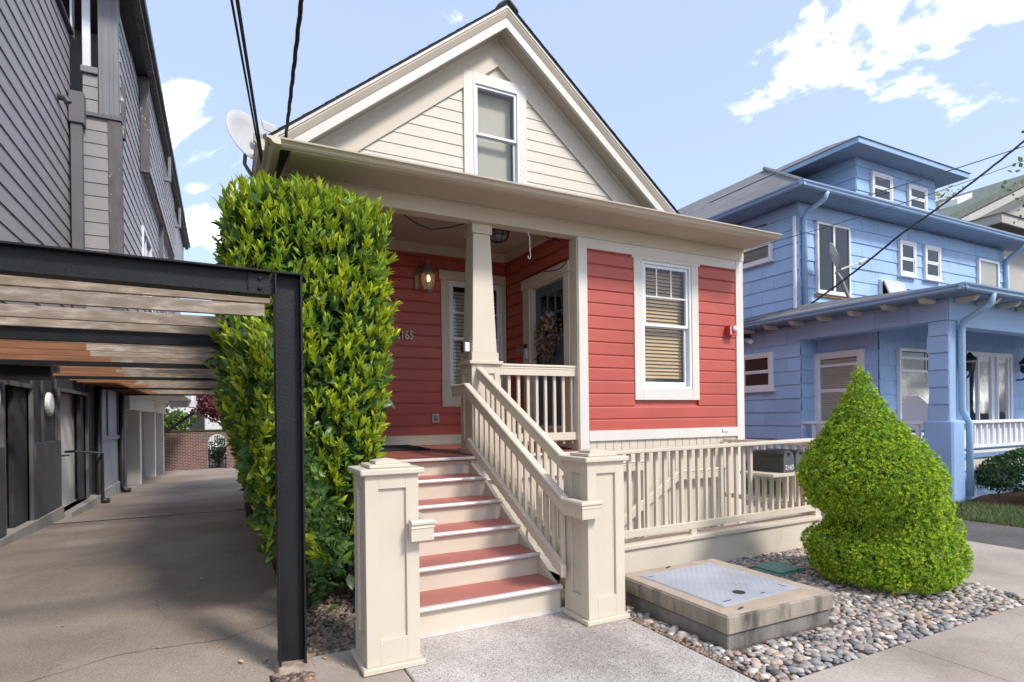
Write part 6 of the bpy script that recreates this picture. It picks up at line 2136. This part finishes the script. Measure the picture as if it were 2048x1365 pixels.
def blades(name, lab, cat, n, xy, hmin, hmax, cols_, seed, wid=0.006):
    r = np.random.default_rng(seed)
    P_ = xy(r, n)
    h = r.uniform(hmin, hmax, n)
    a = r.uniform(0, 2 * math.pi, n)
    w = np.stack([np.cos(a), np.sin(a), np.zeros(n)], 1) * wid
    lean = r.normal(size=(n, 3)) * 0.45
    lean[:, 2] = 0
    tip = P_ + np.stack([np.zeros(n), np.zeros(n), h], 1) + lean * h[:, None]
    V_ = np.stack([P_ - w, P_ + w, tip], 1).reshape(-1, 3)
    c = np.array(cols_)[r.integers(0, len(cols_), n)] * r.uniform(0.7, 1.3, n)[:, None]
    me = np_mesh(name, V_, [], np.arange(n * 3).reshape(-1, 3), MATS['grass_blade'], np.repeat(c, 3, 0))
    o = bpy.data.objects.new(name, me)
    COL.objects.link(o)
    o['kind'] = 'stuff'
    o['label'] = lab
    o['category'] = cat


def strip(r, n):
    x = 9.36 + r.random(n) ** 1.2 * 1.75
    y = r.uniform(2.3, 10, n)
    return np.stack([x, y, np.zeros(n) - 0.01], 1)


blades('grass', 'weedy grass strip along the foot of the blue house', 'grass', 26000, strip, 0.03, 0.11, [(0.13, 0.19, 0.06), (0.20, 0.24, 0.10), (0.09, 0.14, 0.04)], 31)
blades('weeds', 'rough weeds along the edge of the bark bed', 'weeds', 5000, lambda r, n: np.stack([11.0 + r.random(n) * 5, 3.1 + r.random(n) * 0.5, np.zeros(n)], 1), 0.04, 0.16, [(0.12, 0.20, 0.06), (0.2, 0.26, 0.1)], 33)

# ------------------------------------------------------------------ houses and trees further right
FH = thing('beige_house', 'beige house with dark cornice at the far right edge', 'house', (22, 8.8, 0))
obj('wall', MB().box(20.2, 30, 8.9, 18, -1, 6.85), 'far_beige', FH)
obj('cornice', MB().box(19.7, 30.5, 8.2, 18.5, 6.86, 7.0), 'far_brown', FH)
obj('fascia', MB().box(19.65, 30.5, 8.15, 8.2, 6.84, 7.10).box(19.65, 19.7, 8.2, 18.5, 6.84, 7.10), 'far_beige', FH)
obj('roof', MB().add([(19.6, 8.1, 7.1), (30.6, 8.1, 7.1), (30.6, 18.5, 7.1), (19.6, 18.5, 7.1), (25, 13.3, 8.2)], [(0, 1, 4), (1, 2, 4), (2, 3, 4), (3, 0, 4), (3, 2, 1, 0)]), 'grey_roof', FH)
fw = obj('window', MB().ring(FX(8.89), 20.75, 21.7, 4.7, 6.25, 0.10, 0.0, 0.06), 'white_trim', FH)
obj('pane', MB().fbox(FX(8.89), 20.85, 21.6, 0.01, 0.02, 4.8, 6.15), 'glass_dark', fw)
obj('backing', MB().fbox(FX(8.89), 20.85, 21.6, 0.002, 0.006, 4.8, 6.15), 'dark_inside', fw)  # dark sheet, the unlit room put into its colour
obj('glazing_bar', MB().fbox(FX(8.89), 20.85, 21.6, 0.021, 0.04, 5.45, 5.50), 'white_trim', fw)
GH = thing('green_roof_house', 'distant house with mossy green roof and white vent', 'house', (28, 14, 0))
obj('wall', MB().prism([(24.3, 12.6, -1), (40, 12.6, -1), (40, 12.6, 9.6), (33, 12.6, 12.0), (24.3, 12.6, 8.4)], [(24.3, 22, -1), (40, 22, -1), (40, 22, 9.6), (33, 22, 12.0), (24.3, 22, 8.4)]), 'far_beige', GH)
rfp = [(23.6, 8.50), (33, 12.35), (33, 12.05), (23.6, 8.2)]
obj('roof', MB().prism([(x, 11.9, z) for x, z in rfp], [(x, 23, z) for x, z in rfp]), 'far_green_roof', GH)
obj('rake_board', MB().prism([(23.6, 11.85, 8.15), (33, 11.85, 12.0), (33, 11.85, 11.7), (23.6, 11.85, 7.85)], [(23.6, 11.9, 8.15), (33, 11.9, 12.0), (33, 11.9, 11.7), (23.6, 11.9, 7.85)]), 'far_beige', GH)
obj('vent', MB().hexa([(28.1, 13.2, 10.3), (29.3, 13.2, 10.8), (29.3, 13.9, 10.8), (28.1, 13.9, 10.3), (28.1, 13.2, 10.6), (29.3, 13.2, 11.05), (29.3, 13.9, 11.05), (28.1, 13.9, 10.6)]), 'white_metal', GH)
tree('street_tree', 'yellow-green tree top behind the blue dormer', 'tree', (33, 17, -1), 9, (33, 17, 11.6, 2.0, 2.0, 1.8), 1500, 0.16, [(0.20, 0.26, 0.04), (0.26, 0.30, 0.06)], 41)
tree('street_tree', 'spring-green tree with bare twigs at the right picture edge', 'tree', (12.2, 3.3, 0), 3.5, (11.15, 3.7, 4.6, 1.05, 1.0, 1.25), 900, 0.07, [(0.14, 0.20, 0.05), (0.20, 0.24, 0.08)], 43, trunk_r=0.10)


# ------------------------------------------------------------------ small things on the red house
WL = thing('wall_lantern', 'cast metal wall lantern with lit bulb left of the porch window', 'lantern', (2.55, 7.73, 3.3))
lx, ly = 2.565, 7.60
obj('back_plate', MB().box(2.415, 2.475, 7.728, 7.743, 3.34, 3.60), 'grey_cast', WL, bevel=0.006)
obj('bracket', MB().tube([(2.445, 7.73, 3.55), (2.47, 7.66, 3.60), (lx, ly, 3.63), (lx, ly, 3.60)], 0.014, 8), 'grey_cast', WL, smooth=True)
obj('cap', MB().lathe([(0.105, 3.53), (0.10, 3.55), (0.07, 3.60), (0.05, 3.63), (0.03, 3.65), (0.018, 3.68), (0.026, 3.70), (0.012, 3.74)], (lx, ly, 0), 12), 'grey_cast', WL, smooth=True)
obj('globe', MB().lathe([(0.052, 3.315), (0.075, 3.38), (0.092, 3.46), (0.096, 3.53)], (lx, ly, 0), 12), 'frosted', WL, smooth=True)
for k in range(6):
    a = k * math.pi / 3
    obj('rib', MB().tube([(lx + rr * math.cos(a), ly + rr * math.sin(a), z) for rr, z in ((0.055, 3.31), (0.079, 3.38), (0.097, 3.46), (0.101, 3.53))], 0.005, 5), 'grey_cast', WL)
obj('foot', MB().lathe([(0.02, 3.27), (0.05, 3.295), (0.056, 3.315)], (lx, ly, 0), 12), 'grey_cast', WL)
obj('bulb', MB().lathe([(0.012, 3.42), (0.024, 3.44), (0.026, 3.47), (0.012, 3.50)], (lx - 0.01, ly - 0.045, 0), 10), 'lamp_glow', WL, smooth=True)


def sign(name, txt, size, lab, loc, rot, m='digit', sx=0.78):
    me = text_mesh(txt, size, 0.004)
    finish(me, m)
    o = inst(name, me, None, loc, rot=rot, scale=(sx, 1, 1))
    o['label'] = lab
    o['category'] = 'house number'
    return o


sign('house_number', '2165', 0.165, 'house number 2165 on the red wall beside the hedge', (2.268, 7.735, 2.69), (R_(90), 0, 0))
sign('house_number', '2163', 0.150, 'house number 2163 beside the front door', (3.832, 7.30, 2.49), (R_(90), 0, R_(-90)), sx=0.62)

CLT = thing('ceiling_light', 'black caged light on the porch ceiling', 'light', (3.24, 6.74, 3.99))
lc = (3.24, 6.74)
obj('base', MB().lathe([(0.165, 3.995), (0.165, 3.955), (0.15, 3.94)], (*lc, 0), 8), 'black_metal', CLT)
obj('globe', MB().lathe([(0.130, 3.94), (0.125, 3.90), (0.09, 3.85), (0.0, 3.825)], (*lc, 0), 16), 'frosted', CLT, smooth=True)
for k in range(8):
    a = k * math.pi / 4
    obj('cage_bar', MB().tube([(lc[0] + q * math.cos(a), lc[1] + q * math.sin(a), z) for q, z in ((0.148, 3.945), (0.138, 3.895), (0.10, 3.84), (0.0, 3.815))], 0.0055, 5), 'black_metal', CLT)
obj('cage_ring', MB().tube([(lc[0] + 0.135 * math.cos(a), lc[1] + 0.135 * math.sin(a), 3.892) for a in np.linspace(0, 2 * math.pi, 17)], 0.0055, 5), 'black_metal', CLT)

# dried wreath
WR = thing('wreath', 'dried brown flower wreath hanging on the front door', 'wreath', (3.88, 6.47, 2.60))
r = np.random.default_rng(17)
n_ = 800
a = r.uniform(0, 2 * math.pi, n_)
rr = r.normal(0.18, 0.05, n_)
pp = np.stack([3.895 - np.abs(r.normal(0, 0.035, n_)), 6.55 + rr * np.cos(a) * 0.95, 2.60 + rr * np.sin(a) * 1.15], 1)
dd = np.stack([-0.6 * r.random(n_) - 0.2, np.cos(a) + r.normal(size=n_) * 0.8, np.sin(a) + r.normal(size=n_) * 0.8], 1)
s = r.uniform(0.035, 0.085, n_)
v, q, t_ = leaves(pp, dd, s, s * 1.6, r, face=np.array([[-1, 0, 0.3]]) + r.normal(size=(n_, 3)) * 0.5)
cc = np.array([(0.26, 0.18, 0.14), (0.36, 0.27, 0.22), (0.17, 0.11, 0.085), (0.42, 0.34, 0.28)])[r.integers(0, 4, n_)] * r.uniform(.7, 1.2, n_)[:, None]
me = np_mesh('dried_leaves', v - np.array(ORI[WR]), q, t_, MATS['tree_leaf'], np.repeat(cc, 8, 0))
o = bpy.data.objects.new('dried_leaves', me)
COL.objects.link(o)
o.parent = WR
o['kind'] = 'stuff'
obj('hoop', MB().tube([(3.905, 6.55 + 0.15 * math.cos(t), 2.60 + 0.18 * math.sin(t)) for t in np.linspace(0, 2 * math.pi, 25)], 0.018, 6), 'bark', WR)
mat('dried_pink', (0.50, 0.22, 0.18), rough=0.8, var=0.2)
for y, z in ((6.50, 2.73), (6.58, 2.745), (6.44, 2.70), (6.55, 2.70)):
    obj('flower', MB().lathe([(0.005, 0), (0.028, 0.01), (0.032, 0.025), (0.015, 0.04)], (3.865, y, z), 8, axis=(-1, 0, 0.2)), 'dried_pink', WR)

DB = thing('doorbell', 'silver video doorbell on the door casing', 'doorbell', (3.82, 7.09, 2.43))
obj('plate', MB().box(3.805, 3.822, 7.06, 7.12, 2.36, 2.50), 'white_metal', DB, bevel=0.004)
obj('camera_head', MB().box(3.795, 3.822, 7.055, 7.125, 2.505, 2.56), 'black_metal', DB, bevel=0.004)
SN = thing('floodlight_camera', 'small white camera box on the porch column', 'camera', (2.40, 5.9, 2.30))
obj('housing', MB().box(2.395, 2.452, 5.86, 5.93, 2.272, 2.375), 'white_plastic', SN, bevel=0.006)
obj('lens_plate', MB().box(2.370, 2.394, 5.862, 5.928, 2.268, 2.378), 'black_metal', SN, bevel=0.004)
AS = thing('alarm_strobe', 'red fire alarm strobe on the red siding of the bay', 'alarm', (6.35, 5.79, 2.71))
obj('back_box', MB().box(6.285, 6.41, 5.72, 5.801, 2.635, 2.775), 'strobe_red', AS, bevel=0.005)
obj('face_plate', MB().box(6.278, 6.417, 5.706, 5.7195, 2.628, 2.782), 'strobe_red', AS, bevel=0.004)
obj('strobe_lens', MB().lathe([(0.042, 0), (0.040, 0.022), (0.026, 0.038)], (6.365, 5.7055, 2.725), 12, axis=(0, -1, 0)), 'white_plastic', AS, smooth=True)
obj('name_strip', MB().box(6.288, 6.298, 5.702, 5.7055, 2.65, 2.76), 'white_plastic', AS)
obj('vent_plate', MB().box(6.185, 6.295, 5.762, 5.7795, 1.300, 1.342), 'white_plastic', loc=(6.24, 5.77, 1.32), label='small white vent plate on the water table of the bay', cat='vent', bevel=0.004)
OU = thing('wall_outlet', 'grey weatherproof outlet low on the red porch wall', 'outlet', (2.70, 7.74, 1.54))
obj('plate', MB().box(2.645, 2.752, 7.728, 7.742, 1.475, 1.60), 'dish_grey', OU, bevel=0.004)
obj('cover', MB().box(2.665, 2.732, 7.712, 7.7275, 1.50, 1.575), 'grey_cast', OU, bevel=0.006)
DMT = thing('doormat', 'black rubber doormat on the red porch floor', 'doormat', (1.75, 7.2, 1.16))
ym0, ym1 = 6.80, 7.70
zf = lambda y: 1.130 + (y - 5.645) * 0.01655
obj('mat', MB().hexa([(1.2, ym0, zf(ym0) + .001), (2.30, ym0, zf(ym0) + .001), (2.30, ym1, zf(ym1) + .001), (1.2, ym1, zf(ym1) + .001), (1.2, ym0, zf(ym0) + .016), (2.30, ym0, zf(ym0) + .016), (2.30, ym1, zf(ym1) + .016), (1.2, ym1, zf(ym1) + .016)]), 'mat_black', DMT, bevel=0.004)
for k in range(14):
    y = 6.85 + k * 0.06
    obj('rib', MB().box(1.23, 2.27, y, y + 0.02, zf(y) + 0.0165, zf(y) + 0.020), 'mat_black', DMT)
HK = thing('plant_hook', 'white plant hook hanging from the porch beam', 'hook', (3.25, 5.92, 3.70))
obj('rod', MB().tube([(3.235, 5.90, 3.715), (3.225, 5.90, 3.68), (3.245, 5.90, 3.655), (3.245, 5.90, 3.60), (3.252, 5.90, 3.42), (3.245, 5.90, 3.395), (3.225, 5.90, 3.40), (3.222, 5.90, 3.43)], 0.006, 6), 'white_metal', HK)


def cable(name, pts, r, lab, sag=0.0, n=18, twist=False, m='wire'):
    P_ = [Vector(p) for p in pts]
    full = []
    for i in range(len(P_) - 1):
        for k in range(n):
            t = k / n
            q = P_[i].lerp(P_[i + 1], t)
            q.z -= sag * 4 * t * (1 - t)
            full.append(q)
    full.append(P_[-1])
    mb = MB()
    if twist:
        for ph in (0, 2.09, 4.19):
            mb.tube([q + Vector((math.cos(i * 0.9 + ph), math.sin(i * 0.9 + ph), 0)) * r * 0.75 for i, q in enumerate(full)], r * 0.62, 5)
    else:
        mb.tube(full, r, 6)
    return obj(name, mb, m, loc=tuple(P_[0]), label=lab, cat='cable')


CABA = [(1.55, 6.0, 3.90), (1.765, 6.05, 3.755), (1.931, 6.05, 3.665), (2.085, 6.05, 3.631), (2.279, 6.05, 3.674), (2.479, 6.05, 3.747), (2.60, 6.05, 3.80)]
CABB = [(2.70, 6.08, 3.82), (2.86, 6.1, 3.786), (2.924, 6.12, 3.76), (3.10, 6.6, 3.93), (3.412, 6.5, 3.93), (3.45, 6.1, 3.80), (3.621, 6.1, 3.743), (3.80, 6.12, 3.74)]
CABC = [(3.81, 6.60, 3.47), (3.81, 6.546, 3.458), (3.81, 6.391, 3.422), (3.81, 6.2, 3.40), (3.81, 6.086, 3.408), (3.81, 5.992, 3.453), (3.81, 5.98, 3.50)]
cable('cable', CABA, 0.007, 'thin black cable drooping under the porch beam left of the column', sag=0.0, n=4)
cable('cable', CABB, 0.006, 'thin black cable from the ceiling light to the door wall', sag=0.0, n=4)
cable('cable', CABC, 0.005, 'short black cable looped over the front door casing', sag=0.0, n=3)

# satellite dish beyond the left eave
SD = thing('satellite_dish', 'pale grey satellite dish on the left eave of the red house', 'satellite dish', (0.42, 8.1, 4.9))
dax = Vector((0.58, -0.78, 0.26)).normalized()
prof_ = [(0.0, -0.075), (0.12, -0.068), (0.24, -0.042), (0.34, 0.0), (0.345, 0.004), (0.335, 0.012), (0.23, -0.028), (0.12, -0.052), (0.0, -0.06)]
obj('reflector', MB().lathe(prof_, (0.36, 8.1, 5.20), 28, axis=dax), 'dish_grey', SD, smooth=True)
obj('arm', MB().tube([(0.40, 8.1, 4.96), (0.52, 7.85, 4.98), (0.58, 7.78, 5.08)], 0.022, 8), 'grey_cast', SD)
obj('feed_horn', MB().hexa([(0.49, 7.70, 5.14), (0.65, 7.66, 5.08), (0.67, 7.72, 5.12), (0.51, 7.76, 5.18), (0.47, 7.72, 5.26), (0.63, 7.68, 5.20), (0.65, 7.74, 5.24), (0.49, 7.78, 5.30)]), 'dish_grey', SD, bevel=0.012)
obj('feed_horn', MB().tube([(0.60, 7.73, 5.06), (0.52, 7.80, 5.10)], 0.04, 8), 'grey_cast', SD)
obj('mast', MB().tube([(0.32, 8.15, 5.12), (0.30, 8.25, 4.9), (0.42, 8.3, 4.72)], 0.025, 8), 'grey_cast', SD)
obj('vent_pipe', MB().box(0.40, 0.56, 8.05, 8.12, 5.14, 5.24), 'grey_cast', SD)

# overhead service wires
cable('overhead_cable', [(0.425, 6.9, 4.36), (-1.80, -10, 5.35)], 0.010, 'black overhead cable at upper left, left strand of the pair', sag=0.15, n=30)
cable('overhead_cable', [(0.445, 6.9, 4.34), (-1.65, -10, 5.35)], 0.014, 'black overhead cable at upper left, right strand of the pair', sag=0.15, n=30)
cable('overhead_cable', [(0.725, 7.38, 4.96), (-0.10, -10, 6.2)], 0.016, 'twisted black service cable dropping to the red house eave', sag=0.50, n=120, twist=True)
cable('overhead_cable', [(9.95, 9.6, 3.50), (11.01, 8.0, 3.76), (11.76, 6.5, 4.97), (12.88, 5.0, 6.36), (14.6, 2.7, 8.6)], 0.020, 'thick twisted black cable rising right from the blue porch roof', sag=0.04, n=22, twist=True)
cable('overhead_cable', [(7.0, 9.6, 4.75), (10.1, 9.0, 5.52), (18.03, 7.0, 8.156), (24, 5.5, 10.2)], 0.012, 'black wire crossing in front of the blue upper storey', sag=0.06, n=14)
cable('overhead_cable', [(9.38, 8.0, 4.82), (15.44, 6.0, 6.90), (20, 4.5, 8.5)], 0.007, 'thin wire sloping across the blue house wall', sag=0.08, n=14)
